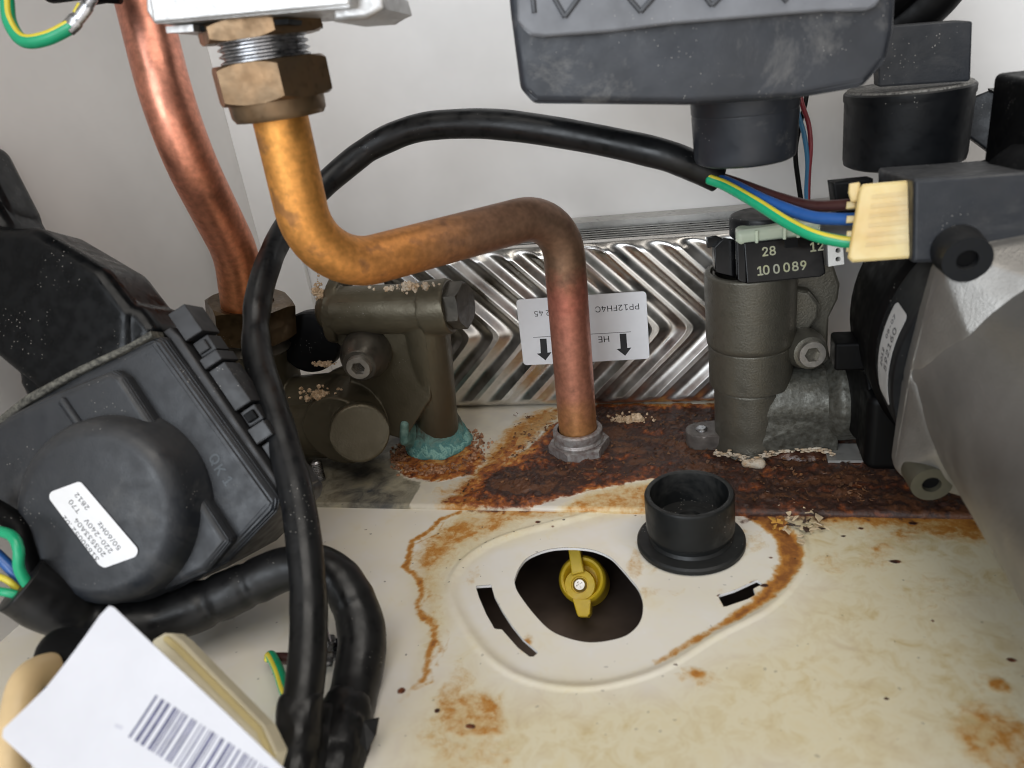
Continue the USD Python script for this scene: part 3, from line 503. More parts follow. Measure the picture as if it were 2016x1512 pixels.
# ================================================================ heat exchanger
def hx():
    T = Thing('plate_heat_exchanger', 'shiny stainless plate heat exchanger with chevron ribs and white sticker', 'heat exchanger')
    x0, x1, h, yf = -108., 112., 92.5, 56.5; xs = np.arange(x0, x1, .5); zs = np.arange(.5, h, .55); X, Z = np.meshgrid(xs, zs)
    kk = .98; sa = np.sqrt((Z - 45) ** 2 + 9.) - 3; per = 17.0; u = ((X + kk * sa - HXU) / per) % 1.0
    def sm(a, b, t): t = np.clip((t - a) / (b - a), 0, 1); return t * t * (3 - 2 * t)
    w_ = .5 + .5 * np.cos(2 * np.pi * (u - .22)); H = 2.7 * np.minimum(w_, .92 + .3 * (w_ - .92)) + .16 * np.exp(-((np.abs(((u - .22 + .5) % 1) - .5) - .10) / .025) ** 2)
    ed = np.minimum(Z - .5, h - Z); H *= sm(1., 6.5, ed); xe = np.minimum(X - x0, x1 - X); H *= sm(1, 6, xe)
    H -= 5 * (1 - np.sqrt(np.clip(1 - (1 - np.clip(ed / 4, 0, 1)) ** 2, 0, 1)))
    H += (meshkit.fbm(np.stack([X / 25, Z / 25, X * 0], -1), 2, 4) - .5) * .35
    v = np.stack([X, yf - H, Z], -1).reshape(-1, 3); idx = np.arange(X.size).reshape(X.shape); q = np.stack([idx[:-1, :-1], idx[:-1, 1:], idx[1:, 1:], idx[1:, :-1]], -1).reshape(-1, 4)
    T.add('front_plate', (v, np.vstack([q[:, [0, 1, 2]], q[:, [0, 2, 3]]])), m_chrome, smooth=True)
    for k in range(5):
        y = 61.5 + k * 4.6; t = np.linspace(x0 + 1, x1 - 1, 200); zz = h - .8 + .5 * np.sin(t / per * 2 * np.pi)
        T.add('plate', mbox(((x0 + x1) / 2, y + 1.5, h / 2 + .3), (x1 - x0 - 2, 2.2, h - .9)), m_stain_side, smooth=False)
    pl = Plane((30, 52.2, 46), (0, -1, 0), (0, 0, 1)); P = pl.poly([(1016, 590), (1272, 573), (1279, 706), (1031, 719)]).buffer(-2).buffer(2, 6)
    s = T.add('sticker', pl.place(extr(P, .15)), m_white_lbl, smooth=False); z = .17
    def ln(pts, w=.25): return pl.place(extr(LineString([pl.loc(*p) for p in pts]).buffer(w), .05, z))
    a = pl.loc(1258, 598) ; b = pl.loc(1166, 605); ang = math.degrees(math.atan2(*(b - a)[::-1]))
    T.add('lettering', text_on(pl, 'PP12FH4C', 3.1, 1259, 597, ang, z, squash=1.02), m_ink, s, smooth=False)
    T.add('lettering', text_on(pl, '2 45', 3.0, 1083, 610, ang, z, squash=.98), m_ink, s, smooth=False)
    T.add('lettering', text_on(pl, 'HE', 3.3, 1200, 661, ang, z, squash=1.05), m_ink, s, smooth=False)
    T.add('rule_line', [ln([(1242, 653), (1050, 664)], .12)], m_ink, s, smooth=False)
    for cx, t, b2 in ((1227, 657, 700), (1070, 667, 709)):
        q = [(cx - 7, t), (cx + 6, t - .5), (cx + 8, b2 - 15), (cx + 16, b2 - 16), (cx + 4, b2), (cx - 13, b2 - 13), (cx - 5, b2 - 14)]
        T.add('arrow', pl.place(extr(pl.poly(q), .05, z)), m_ink, s, smooth=False)
    T.done()
p1, p2 = aty(1180, 483, 53.5), aty(1253, 565, 53.5); HXU = p1[0] + .98 * abs(p1[2] - 45) - 17 * .40
hx()

# ================================================================ copper pipes
def wear(m): t = m.metadata['t']; return {'along': np.repeat(t[:, None], 3, 1)}
ris = np.array([-76.5, -69.5]); P2 = np.array([ris[0], ris[1], 119.5]); B0 = atz(1141, 884, 0); P1 = aty(1104, 413, B0[1])
path = fillet([B0 + [0, 0, 1], P1, P2, (ris[0] + .9, ris[1], 190)], [21, 24]); R2 = 9.3
T = Thing('copper_pipe', 'orange and brown tarnished copper pipe bent like a swan neck before the ribbed plate', 'pipe')
m = tube(path, R2, 40); pp = T.add('pipe', m, m_cu2, smooth=True, attr=wear(m))
# bottom gland nut
o = np.array([0, 0, 0.])
T.add('flange_nut', [hexprism(B0 - [0, 0, .5], B0 + [0, 0, 5.2], 26.5, .1, .3)], m_flange, smooth=25)
T.add('collar', along(B0 + [0, 0, 5], B0 + [0, 0, 10], [(9.5, 0), (12.0, 0), (12.3, .8), (11.6, 2.2), (12.3, 4.2), (12.2, 6.4), (11.4, 7.2), (10.0, 7.2), (9.6, 6), (9.5, 0)], 48, False), m_flange)
# top union: nut, threads, hexagon of the valve
ax = lambda z: np.array([ris[0] + .9, ris[1], z])
zt = aty(525, 215, ris[1])[2]; 
z0 = aty(530, 200, ris[1] - 10)[2]; z1 = aty(520, 118, ris[1] - 15)[2]; z2 = aty(515, 83, ris[1] - 14)[2]; z3 = aty(510, 50, ris[1] - 14)[2]
T.add('collar', along(ax(z0 - 6), ax(z0), [(11.5, 0), (14.5, .3), (15.6, 2), (15.8, 6.5)], 48), m_brass_hex)
T.add('union_nut', hexprism(ax(z0), ax(z1), 34.5, .12, .12), m_brass_hex, smooth=25)
th = []
for k in range(4): th += [(13.2, k * 2.), (14.6, k * 2. + .6), (14.6, k * 2. + 1.0), (13.2, k * 2. + 1.7)]
T.add('thread', along(ax(z1 - .3), ax(z2 + 9), th, 48), m_zinc)
T.done()

T = Thing('gas_valve', 'silver cast aluminium valve block above the orange pipe at the top', 'valve')
zz = z1 + 7; T.add('hexagon', hexprism(ax(zz - .4), ax(zz + 5.2), 35.5, .1, .2), m_brass_hex, smooth=25)
pl = Plane(ax(zz + 5) + np.array([0, -24, 0]), (0.08, -1, .05), (0, 0, 1)); P = pl.poly([(300, 47), (690, 14), (690, -120), (270, -120)])
T.add('body', pl.place(bevel_extr(P.buffer(-1).buffer(1), 40, 1.2, -40)), m_alu)
T.add('side_plate', pl.place(bevel_extr(pl.poly([(268, -120), (298, -120), (303, 40), (291, 44), (276, 20)]), 36, .8, -39)), m_alu)
T.add('foot', pl.place(extr(pl.poly([(304, 50), (358, 46), (360, 60), (306, 63)]), 30, -36)), m_alu)
T.add('port', pl.place(bevel_extr(pl.poly([(640, -10), (735, -20), (745, 14), (728, 22), (708, 35), (640, 40)]), 30, 1.5, -36)), m_alu)
T.add('gasket', pl.place(extr(pl.poly([(365, 48), (545, 33), (545, 44), (366, 60)]), 28, -36)), m_deep, smooth=False)
T.done()

T = Thing('copper_pipe', 'bright reddish copper pipe rising at the left into the top', 'pipe')
q = [aty(482, 640, -6), atd(474, 575, 350), atd(455, 478, 338), atd(345, 262, 292), atd(288, 40, 288), atd(262, -70, 288)]
path = fillet([q[0], q[2] + (q[2] - q[3]) * .12, q[3], q[5]], [70, 55]); m = tube(path, 9.9, 40); T.add('pipe', m, m_cu1, smooth=True, attr=wear(m)); T.done()
CUB = q[0]; CUD = unit(q[1] - q[0])

# ================================================================ left hydraulic block
def leftblock():
    T = Thing('hydraulic_block', 'olive brown brass hydraulic block with green crusted foot at the left rear', 'valve block')
    ft = atz(865, 874, 0); top = aty(836, 600, 0)
    a0, a1 = aty(668, 612, 0), aty(845, 606, 0); y = 0.
    B = [mcyl((ft[0], ft[1], 0), (top[0], 0, top[2]), 10.8), msph((top[0], 0, top[2]), 10.8), mcyl(a0, a1, 11.6), msph(a0, 11.6), mcyl(aty(838, 607, 0), aty(888, 602, 0), 12.8)]
    # web below the arm
    pl = Plane((-90, 0, 60), (0, -1, 0), (0, 0, 1)); W_ = pl.poly([(640, 585), (845, 600), (852, 780), (800, 860), (700, 830), (690, 690), (668, 668), (645, 640)])
    B.append(m3.CrossSection([np.array(W_.exterior.coords)[:-1]], m3.FillRule.EvenOdd).extrude(9).transform(np.column_stack([pl.u, pl.v, pl.n, pl.o - pl.n * 6])))
    # screw boss
    b0 = aty(724, 690, -4); b1 = aty(716, 716, -15); b1 = b0 + unit(b1 - b0 + np.array([0, -8, 0])) * 15
    # big barrel and its end cap
    c0 = aty(700, 805, 5.); c1 = aty(712, 812, -16); B += [mcyl(c0, c0 + np.array([0.5, -22, -1.5]), 20.5, 19)]
    e0 = c0 + np.array([0.2, -20, -2.5]); B.append(mcyl(aty(708, 843, -12), aty(708, 853, -30), 14.2, 13.8))
    # barrel to the left and body below the union
    l0, l1 = aty(690, 835, 0), aty(520, 835, 4); B += [mcyl(l0, l1, 17.5), mcyl(aty(560, 790, 6), aty(690, 780, 6), 13)]
    bt = aty(500, 690, 6); B += [mhull(mcyl(bt, bt + np.array([0, 0, 4]), 20), mbox(aty(500, 830, 10), (48, 36, 22)))]
    B.append(mcyl(a0 + np.array([-6, 6, 0]), a0 + np.array([-1, 6.5, -1]), 17, 17)); B.append(mhull(mcyl(c0 + np.array([0, 2, 0]), c0 + np.array([0, 5, 0]), 22.5), mcyl(aty(800, 700, 2), aty(800, 700, 6), 6)))
    T.add('body', blend(B, 1.6, 10, .25), m_brass, smooth=True)
    T.add('screw_boss', along(b0, b1, [(12.0, 0), (12.0, 4), (11.0, 9), (8.2, 14.5), (7.6, 15)], 40), m_brass_dk)
    d = unit(b1 - b0); sc = b1 - d * .6
    hx_ = hexprism(sc + d * 1.0, sc + d * 4, 5.0, 0.0)
    T.add('socket_screw', [tomesh(mcyl(sc, sc + d * 3.0, 5.9, 5.5, 40) - hexprism(sc + d * .6, sc + d * 5, 5.8, 0.))], m_steel, smooth=30)
    # union nut
    n0 = CUB + CUD * -2; n0 = aty(497, 655, -2); n1 = aty(492, 592, -2); dd = unit(n1 - n0); L = np.linalg.norm(n1 - n0)
    T.add('union_nut', tomesh(hexprism(n0, n1, 37.5, .1, .25) - mcyl(n1 - dd * 1.5, n1 + dd * 3, 11.3)), m_brass_nut, smooth=25)
    T.add('collar', along(n0 - dd * 7, n0, [(17.5, 0), (18.2, 1), (17.2, 2.5), (16.0, 5), (17.2, 7.1)], 40), m_brass_dk)
    # hexagon plug at the end of the arm
    k0 = aty(884, 602, 0); k1 = k0 + np.array([8, -1.0, 0.2]); T.add('plug_washer', cyl(k0 - np.array([1, 0, 0]), k0 + np.array([1.2, -.1, 0]), 11.9, .4), m_brass_dk)
    T.add('hex_plug', hexprism(k0 + np.array([1, 0, 0]), k1 + np.array([.6, 0, 0]), 19.2, .1, .35), m_brass_dk, smooth=25)
    # dark round cap behind
    g0 = aty(625, 665, 22); T.add('rear_cap', cyl(g0, g0 + np.array([3, -15, 3.]), 15.5, 2.5), m_deep)
    # crusted foot with verdigris
    th = np.linspace(0, 2 * np.pi, 96, endpoint=False); V = []; prof = [(17.4, -.5), (17.8, 1.0), (17.0, 3.2), (15.6, 6), (14.2, 9), (13., 12.5), (12., 16), (11.2, 19), (10.4, 20)]
    for r, z in prof:
        rr = r * (1 + .05 * (meshkit.noise(np.column_stack([np.cos(th) * 3, np.sin(th) * 3, th * 0 + z / 3]), 5) - .5) * 2)
        lift = np.where(z > 5, 4.5 * np.clip(np.cos(th - 3.0), -.6, 1) + 2.5 * np.sin(th * 3), 0)
        V.append(np.column_stack([ft[0] + rr * np.cos(th), ft[1] + rr * np.sin(th), z + lift * (z / 16)]))
    n = 96; Fc = []
    for i in range(len(prof) - 1):
        for k in range(n): a, b = i * n + k, i * n + (k + 1) % n; Fc += [(a, b, b + n), (a, b + n, a + n)]
    ms = trimesh.Trimesh(np.vstack(V), Fc, process=False).subdivide(); zt_ = np.repeat(np.clip(ms.vertices[:, 2:3] / 19, 0, 1), 3, 1); ms.vertices = ms.vertices + ms.vertex_normals * ((meshkit.fbm(ms.vertices / 1.6, 3, 8) - .5) * 1.1)[:, None]
    T.add('crusted_foot', ms, m_pat, smooth=True, attr={'along': zt_}, label='foot flange crusted with turquoise verdigris')
    w = aty(800, 850, -3); T.add('verdigris_web', blend([mhull(msph(w + [0, 0, 4], 2.2), msph(w + [-2, 0, -5], 2.4), msph((ft[0] - 11, ft[1] - 3, 9), 4), msph((ft[0] - 12, ft[1] - 5, 4), 4))], 1.0, 6, 1.4), m_verd, smooth=True)
    T.done()
leftblock()

# rust crumbs ring round the foot (nobody could count them)
ft = atz(863, 889, 0); ms = []; rg = np.random.default_rng(5)
for k in range(420):
    a = rg.uniform(0, 6.28); r = rg.normal(21.5, 2.3); p = np.array([ft[0] + r * math.cos(a) * 1.02, ft[1] + 1 + r * math.sin(a), .4])
    s = trimesh.creation.icosphere(0, 1.); s.vertices = s.vertices * rg.uniform(.35, 1.25) * rg.uniform(.6, 1.3, (1, 3)) + p; ms.append(s)
m_rcr = stdmat('rust_crumbs', (.20, .065, .025), .85, var=.4, scale=260, c2=(.50, .27, .15), bump=.2)
solo('rust_crust', trimesh.util.concatenate(ms), m_rcr, 'crumbly reddish rust ring around the turquoise crusted foot', 'rust', kind='stuff', smooth=False)
ms = []
for k in range(900):                                             # flakes over the rusted plate
    px, py = rg.uniform(900, 1720), rg.uniform(815, 990)
    if py < 880 and px < 1010 or (px > 1020 and px < 1480 and py > 955 - (px - 1020) * .05): continue
    p = atz(px, py, .6); pg = Polygon(np.column_stack([np.cos(a := np.sort(rg.uniform(0, 6.28, 5))), np.sin(a)]) * rg.uniform(.3, 1.1)).convex_hull
    if pg.area < .05: continue
    m = extr(pg, .25); m.apply_transform(trimesh.transformations.euler_matrix(rg.uniform(-.7, .7), rg.uniform(-.7, .7), 0)); m.vertices += p + [0, 0, rg.uniform(0, 1)]; ms.append(m)
m_rfl = stdmat('rust_scale_flakes', (.035, .016, .010), .6, var=.4, scale=120, c2=(.20, .085, .03))
solo('rust_scale', trimesh.util.concatenate(ms), m_rfl, 'loose dark rust scale scattered over the corroded plate', 'rust', kind='stuff', smooth=False)

# crumbs of limescale lying on the brass
def clump(px, py, y, n, spread, size, seed, label, m=None): solo('limescale_clump', crumbs(aty(px, py, y), n, spread, size, seed), m or m_scale, label, 'limescale', smooth=False)
clump(632, 778, -14, 46, (10, 3, 3.4), 1.7, 1, 'largest tan limescale clump, lying on the barrel of the brass block')
clump(640, 716, -2, 24, (6, 1.5, .8), 1.2, 2, 'small tan limescale row on the shoulder below the round dark cap')
clump(632, 580, -4, 40, (2.0, 2, 7.), 1.4, 3, 'tan limescale crust on the left end of the brass arm')
clump(800, 566, -10, 34, (12, 1.5, 1.6), 1.2, 4, 'thin whitish limescale line along the top of the brass arm', m_salt)
clump(1240, 826, 40, 40, (12, 3, 3), 1.7, 5, 'tan crumb heap on the rust at the foot of the ribbed plate')
# ================================================================ right valve with flow sensor
def sensor_valve():
    T = Thing('flow_valve', 'grey brass upright flow valve carrying the black numbered sensor', 'valve')
    R = 19.2; yv = atz(1470, 903, 0)[1] + 16.2; ax_ = np.array([aty(1477, 600, yv)[0], yv]); S_ = R / 18.4
    zs1 = aty(1478, 706, yv - R)[2]; zs2 = aty(1470, 790, yv - R)[2]; zt = aty(1478, 556, yv - R)[2]; A3 = lambda z: (ax_[0], ax_[1], z)
    T.add('barrel', along(A3(0), A3(zt), [(r_ * S_, h_) for r_, h_ in [(18, 0), (16.2, 3), (15.6, 9), (15.6, zs2 - 1.2), (15.2, zs2 - .4), (15.4, zs2 + .2), (17.4, zs2 + 1), (17.6, zs2 + 2), (17.6, zs1 - 1), (17.3, zs1 - .3), (17.5, zs1 + .3), (18.2, zs1 + 1), (18.5, zs1 + 3), (18.7, zt - 1.2), (18.2, zt - .3), (17.6, zt), (16.2, zt), (16.2, zt - 1), (15.8, zt - 1.6), (15.8, zt - 20), (0.01, zt - 20)]], 72, False), m_brass_valve, smooth=40)
    T.add('inner_ring', along(A3(zt - 2.4), A3(zt - .7), [(16.3, 0), (16.3, 1.1), (15.8, 1.6), (15., 1.6), (14.8, 0)], 64, False), m_brass_dk)
    # elbow towards the pump
    e1 = aty(1664, 783, yv); B = [mcyl((ax_[0] + 2, yv, e1[2] - 1), e1, 15, 15.2), mhull(mcyl(e1 - np.array([4, 0, -1]), e1 + np.array([5, 0, 1]), 20.0, 19.4), mcyl(e1 - np.array([9, 0, 0]), e1 + np.array([1, 0, 0]), 15.6)), mhull(mcyl((ax_[0] + 1, yv, 0), (ax_[0] + 1, yv, 5), 16.0), mbox((ax_[0] + 29, yv, 3), (16, 24, 6)), mcyl((ax_[0] + 4, yv, 24), (ax_[0] + 32, yv, 24), 14))]
    T.add('elbow', blend(B, 1.5, 12, .9, 4), m_corr, smooth=True, label='elbow roughened by pale corrosion')
    # lobed bracket behind, with its cheek
    pl = Plane((110, yv + 6, 70), (0, -1, 0), (0, 0, 1)); P = pl.poly([(1540, 540), (1600, 505), (1640, 520), (1654, 560), (1650, 590), (1632, 625), (1630, 680), (1640, 740), (1540, 760)]).buffer(-2).buffer(4).buffer(-2)
    T.add('bracket', pl.place(bevel_extr(P, 5, 1.2, -5)), m_brass_valve)
    P = pl.poly([(1555, 560), (1590, 566), (1611, 592), (1607, 618), (1590, 640), (1555, 652)]).buffer(-2).buffer(2); T.add('cheek', pl.place(bevel_extr(P, 6, 1.5, 0)), m_brass_valve)
    s1 = aty(1597, 696, yv - 12); s0 = s1 - unit(np.array([.22, -1, .10])) * 12; T.add('screw_boss', along(s0, s1, [(8.8, 0), (8.8, 5), (8.0, 8), (7.2, 11.5), (6, 12)], 40), m_brass_valve)
    d = unit(s1 - s0); sc = s1 - d * .8; T.add('socket_screw', [tomesh(mcyl(sc, sc + d * 2.8, 6.0, 5.6, 40) - hexprism(sc + d * .4, sc + d * 5, 6.0, 0.))], m_steel, smooth=30)
    # foot lug with rivet
    l0 = atz(1382, 872, 0); B = mhull(mcyl(l0, l0 + [0, 0, 7.5], 7.6), mcyl(l0 + [26, 4, 0], l0 + [26, 4, 7], 9)); T.add('foot_lug', blend([B], 1.2, 8, .4), m_lug, smooth=True)
    T.add('rivet', along(l0 + [0, 0, 7.2], l0 + [0, 0, 8.6], [(3, 0), (2.8, .8), (2.0, 1.4)], 24), m_zinc)
    # mineral crust round the base
    rg = np.random.default_rng(9); n = 190; ms = []
    for k in range(n):
        t = k / n; px = 1408 + 235 * t; py = 897 + 14 * math.exp(-((px - 1478) / 22) ** 2) - 9 * math.exp(-((px - 1585) / 60) ** 2) + rg.normal(0, 2.)
        p = atz(px, py, 3.0); s = trimesh.creation.icosphere(1, 1.); s.vertices = s.vertices * rg.uniform(.25, .85, (1, 3)) * np.array([1.8, 1, .7]) * (1 + .5 * (meshkit.noise(s.vertices * 2 + k, 3)[:, None] - .5)) + p + [0, 1.0, rg.uniform(-.8, 1.2)]; ms.append(s)
    T.add('mineral_crust', trimesh.util.concatenate(ms), m_salt, smooth=True)
    p = atz(1482, 913, 1.5); T.add('mineral_nodule', blend([mhull(msph(p + [-3, 0, 0], 2), msph(p + [3.0, -.5, .2], 2.6))], .8, 4, 1.), m_salt, smooth=True)
    p = atz(1572, 903, .6); T.add('red_crust', blend([mhull(msph(p + [-22, 2, -4], 4), msph(p + [16, 4, -4], 4.6), msph(p + [0, 3, -3], 5.4))], 1.0, 4, 3.2, 6), m_redcr, smooth=True)
    T.done(); return zt, yv
m_redcr = stdmat('wet_red_rust', (.035, .013, .010), .3, var=.4, scale=140, c2=(.09, .03, .014), bump=.3, bscale=500)
ZT, YV = sensor_valve()
def sensor():
    T = Thing('sensor_head', 'black flow sensor with silver numbers, clear lid and white two pin socket', 'sensor')
    p0 = aty(1462, 556, YV - 20.2); pl = Plane(p0, np.array([0.10, -1, .22]), (0, 0, 1)); z = 0
    F = pl.poly([(1464, 478), (1617, 462), (1626, 538), (1616, 545), (1470, 559)]); T.add('housing', pl.place(bevel_extr(F.buffer(-.6).buffer(.6), 13, .6, -13)), m_gloss)
    s = 0
    a, b = pl.loc(1495, 541), pl.loc(1586, 529); ang = math.degrees(math.atan2(*(b - a)[::-1]))
    for t, px, py, h in (('28', 1499, 505, 3.5), ('12', 1593, 496, 3.5), ('1', 1489, 543, 3.6), ('0', 1501, 541, 3.6), ('0', 1521, 539, 3.6), ('0', 1541, 536, 3.6), ('8', 1558, 534, 3.6), ('9', 1574, 532, 3.6)):
        T.add('number', text_on(pl, t, h, px, py, ang, .03, True, .95), m_num, s, smooth=False)
    T.add('notch', pl.place(extr(pl.poly([(1545, 473), (1570, 470), (1571, 486), (1546, 488)]), .5, -.1)), m_deep, smooth=False)
    # side clip and corner post
    T.add('corner_post', pl.place(bevel_extr(pl.poly([(1451, 475), (1468, 473), (1471, 559), (1453, 552)]), 4, .5, -5)), m_gloss)
    T.add('side_clip', pl.place(bevel_extr(pl.poly([(1412, 490), (1432, 470), (1456, 474), (1456, 552), (1415, 540)]), 8, .5, -20)), m_gloss)
    T.add('clip_ear', pl.place(bevel_extr(pl.poly([(1399, 470), (1420, 466), (1434, 472), (1430, 488), (1402, 492)]), 5, .5, -22)), m_gloss)
    # clear lid: rounded bar on top
    t0 = pl.world([pl.loc(1462, 466)])[0] - pl.n * 5; t1 = pl.world([pl.loc(1610, 446)])[0] - pl.n * 7
    T.add('clear_lid', mhull(*[msph(q + np.array([0, dy, dz]), 2.2, 20) for q in (t0, t1) for dy in (-3, 4) for dz in (-.6, 1.2)]), m_lid, smooth=True)
    for k, px in ((0, 1490), (1, 1545), (2, 1572)): 
        q = pl.world([pl.loc(px, 468 - (px - 1470) * .13)])[0] - pl.n * .8; T.add('lid_latch', rbox(q, (1.4, 3, 5.2), .4), m_lid, smooth=True)
    k0 = aty(1496, 462, YV + 3); T.add('round_knob', along(k0, k0 + [0, 0, 9.6], [(11.8, 0), (12.6, 1), (12.6, 7.8), (12, 9), (10.5, 9.6)], 48), m_black)
    w = Plane(aty(1644, 500, YV - 12), (.1, -1, .15), (0, 0, 1)); P = w.poly([(1629, 478), (1659, 472), (1662, 520), (1631, 525)])
    for q in ((1650, 493), (1650, 510)): P = P.difference(Point(*w.loc(*q)).buffer(1.0))
    T.add('white_socket', w.place(extr(P, 9, -9)), m_white_plug, smooth=False)
    T.add('socket_back', w.place(extr(w.poly([(1640, 480), (1658, 478), (1659, 518), (1641, 520)]), 1, -6)), m_deep, smooth=False)
    T.done()
sensor()

# ================================================================ pump
def pump():
    T = Thing('circulation_pump', 'grey cast metal motor pump with black rear body at the right edge', 'pump')
    yf = -55.; c = np.array([180., yf, 66.]); ax = unit(np.array([.05, -1, -.09])); fr = lambda d: c + ax * d
    can = along(fr(0), fr(130), [(53.5, 0), (53.2, 3), (51.6, 6), (50.4, 10), (49.8, 18), (49.4, 40), (49, 80), (48.6, 118), (46, 126), (40, 130)], 96)
    scr = [aty(1830, 946, yf - 15), aty(1910, 548, yf - 15)]; scr = [q - ax * ((q - c) @ ax - 4) for q in scr]; scr += [2 * fr(4) - scr[0], 2 * fr(4) - scr[1]]
    ms = [mhull(*[mcyl(s + ax * -4, s + ax * 0, 8.2, 8.2, 24) for s in scr], mcyl(fr(-2), fr(4), 53.5))]
    for s in scr:
        rd = unit(s - fr((s - c) @ ax)); tg = np.cross(ax, rd); rim = [fr(17) + (rd * math.cos(a_) + tg * math.sin(a_)) * 48 for a_ in (-.22, 0, .22)] + [fr(4) + (rd * math.cos(a_) + tg * math.sin(a_)) * 50 for a_ in (-.62, .62)]
        ms.append(mhull(mcyl(s + ax * -2, s + ax * 3, 8.2, 7.6, 24), *[msph(q, 3, 12) for q in rim]))
    T.add('motor_can', can, m_motor, smooth=30); T.add('motor_flange', blend(ms, 2.0, 26), m_motor, smooth=True)
    for k, s in enumerate(scr[:2]):
        p = s + ax * 4.5 if k == 0 else aty(1905, 512, yf - 19) - ax * 9.5; rr = 7.2 if k == 0 else 7.6
        T.add('screw_socket', cyl(p + ax * 7.2, p + ax * 7.6, 2.9, .1), m_deep); T.add('flange_screw', tomesh(mcyl(p, p + ax * 9.5, rr, rr - .6, 40) - mcyl(p + ax * 7.4, p + ax * 12, 3.0, 3.2, 20)), m_boltg if k == 0 else m_black, smooth=30)
    # black rear body
    T.add('rear_ring', along(fr(-1), fr(-24), [(56.4, 0), (57, 1), (57, 22), (56, 23)], 96), m_black)
    T.add('volute', along(fr(-23), fr(-78), [(57, 0), (59, 3), (58.5, 36), (54, 48), (46, 53), (30, 55)], 72), m_deep)
    v0 = aty(1690, 780, -4); T.add('inlet_stub', cyl(v0 + [-2, 0, 0], v0 + [24, 4, 0], 19, 1.5), m_deep)
    T.add('rear_block', rbox(aty(1752, 830, -16), (22, 24, 34), 4), m_deep)
    T.add('lug', rbox(aty(1680, 690, -8), (16, 14, 12), 1.2), m_deep)
    # sticker curved round the ring
    rr = 57.1; outl = [(1749, 600), (1758, 606), (1768, 620), (1767, 640), (1748, 788), (1740, 780), (1735, 762), (1737, 735), (1743, 640)]
    def on_ring(px, py, lift=0):                        # pixel -> the ring's outer surface
        r = ray(px, py); o = CAM - c; rp = r - ax * (r @ ax); op = o - ax * (o @ ax); R_ = rr + lift
        aa, bb, cc = rp @ rp, 2 * rp @ op, op @ op - R_ * R_; disc = bb * bb - 4 * aa * cc; t = (-bb - math.sqrt(max(disc, 0))) / (2 * aa); return CAM + r * t
    def polar(px, py): p = on_ring(px, py) - c; a_ = p @ ax; q = p - ax * a_; return np.array([math.atan2(q @ E2, -(q @ E1)) * rr, a_])
    E1 = unit(np.array([1, 0, 0]) - ax * ax[0]); E2 = np.cross(ax, E1); E2 = E2 if E2[2] > 0 else -E2
    def wrapm(m, lift):
        v = np.array(m.vertices); th = v[:, 0] / rr; R_ = rr + lift + v[:, 2]; m = m.copy()
        m.vertices = c + ax * v[:, 1:2] + (-E1 * np.cos(th)[:, None] + E2 * np.sin(th)[:, None]) * R_[:, None]; return m
    zc = c[2]; L0 = (polar(1752, 790) + polar(1738, 770)) / 2
    th1, th0 = (aty(1755, 603, yf + 10)[2] - zc), (aty(1742, 788, yf + 10)[2] - zc); wd = 13.
    P = affinity.translate(rrect(th1 - th0, wd, 2.2), (th1 + th0) / 2, -11.5); g = extr(P, .12)
    g = g.subdivide_to_size(4.); s = T.add('sticker', wrapm(g, 0.1), m_grey_lbl, smooth=True)
    for t, a0, b0, h in (('592160', th0 + 13, -7.2, 3.2), ('2012', th0 + 12.5, -12.6, 2.1), ('08-07', th0 + 23.5, -12.6, 2.1)):
        m = meshkit.text_mesh(t, h, .05); m.vertices[:, 0] += a0; m.vertices[:, 1] = b0 - m.vertices[:, 1]; m.invert(); m = m.subdivide_to_size(4.); T.add('lettering', wrapm(m, .26), m_ink, s, smooth=False)
    # electrical box on top of the pump
    b = Plane(aty(1900, 430, -64), (0.02, -1, .1), (0, 0, 1))
    P = b.poly([(1800, 352), (2044, 336), (2050, 350), (2046, 508), (2036, 514), (1796, 518)]); T.add('connector_box', b.place(bevel_extr(P.buffer(-1).buffer(1), 46, 1.4, -46)), m_grey_plastic)
    b2 = Plane(aty(1720, 400, -20), (0.02, -1, .1), (0, 0, 1)); e = b2.poly([(1640, 360), (1720, 352), (1720, 440), (1650, 440)]); T.add('box_wing', b2.place(bevel_extr(e, 12, 1, -12)), m_deep)
    q = aty(2135, 430, -60); T.add('box_boss', along(q, q + [0, -8, 1], [(24, -30), (24, 0), (22, 2), (19, 2.5), (18, 1), (9, 1)], 48), m_deep)
    T.add('box_end', rbox(aty(2052, 330, -20), (24, 40, 60), 2), m_deep)
    T.done()
m_boltg = stdmat('dull_brass_screw', (.085, .078, .055), .45, .5, var=.25)
pump()

# ================================================================ air vent, bracket and hose at the upper right
T = Thing('air_vent', 'black round air vent with a flat square tab standing on top', 'air vent')
c = atd(1782, 262, 306); zb, ztp = aty(1790, 343, c[1] - 24)[2], aty(1800, 184, c[1] - 24)[2]; A3 = lambda z: (c[0], c[1], z)
T.add('body', along(A3(zb), A3(ztp), [(20.5, 0), (22.4, 1), (22.8, 3), (23.2, ztp - zb - 4), (23.6, ztp - zb - 3), (23.6, ztp - zb - .6), (23., ztp - zb)], 72), m_black)
T.add('dirt_rim', along(A3(ztp - .2), A3(ztp + .4), [(22.8, 0), (22.3, .9), (19, .3)], 72), m_rimdirt := stdmat('gritty_black', (.02, .02, .02), .5, var=.4, c2=(.28, .27, .25), scale=700, bump=.3, bscale=900))
pl = Plane((c[0], c[1] - 14, ztp), (0, -1, 0), (0, 0, 1)); P = pl.poly([(1730, 172), (1727, 60), (1735, 52), (1890, 40), (1915, 42), (1911, 160)]); T.add('tab', pl.place(bevel_extr(P.buffer(-1).buffer(1), 9, .8, -9)), m_grey_plastic)
T.done()
T = Thing('support_bracket', 'dusty dark bracket slanting down behind the air vent at the right edge', 'bracket')
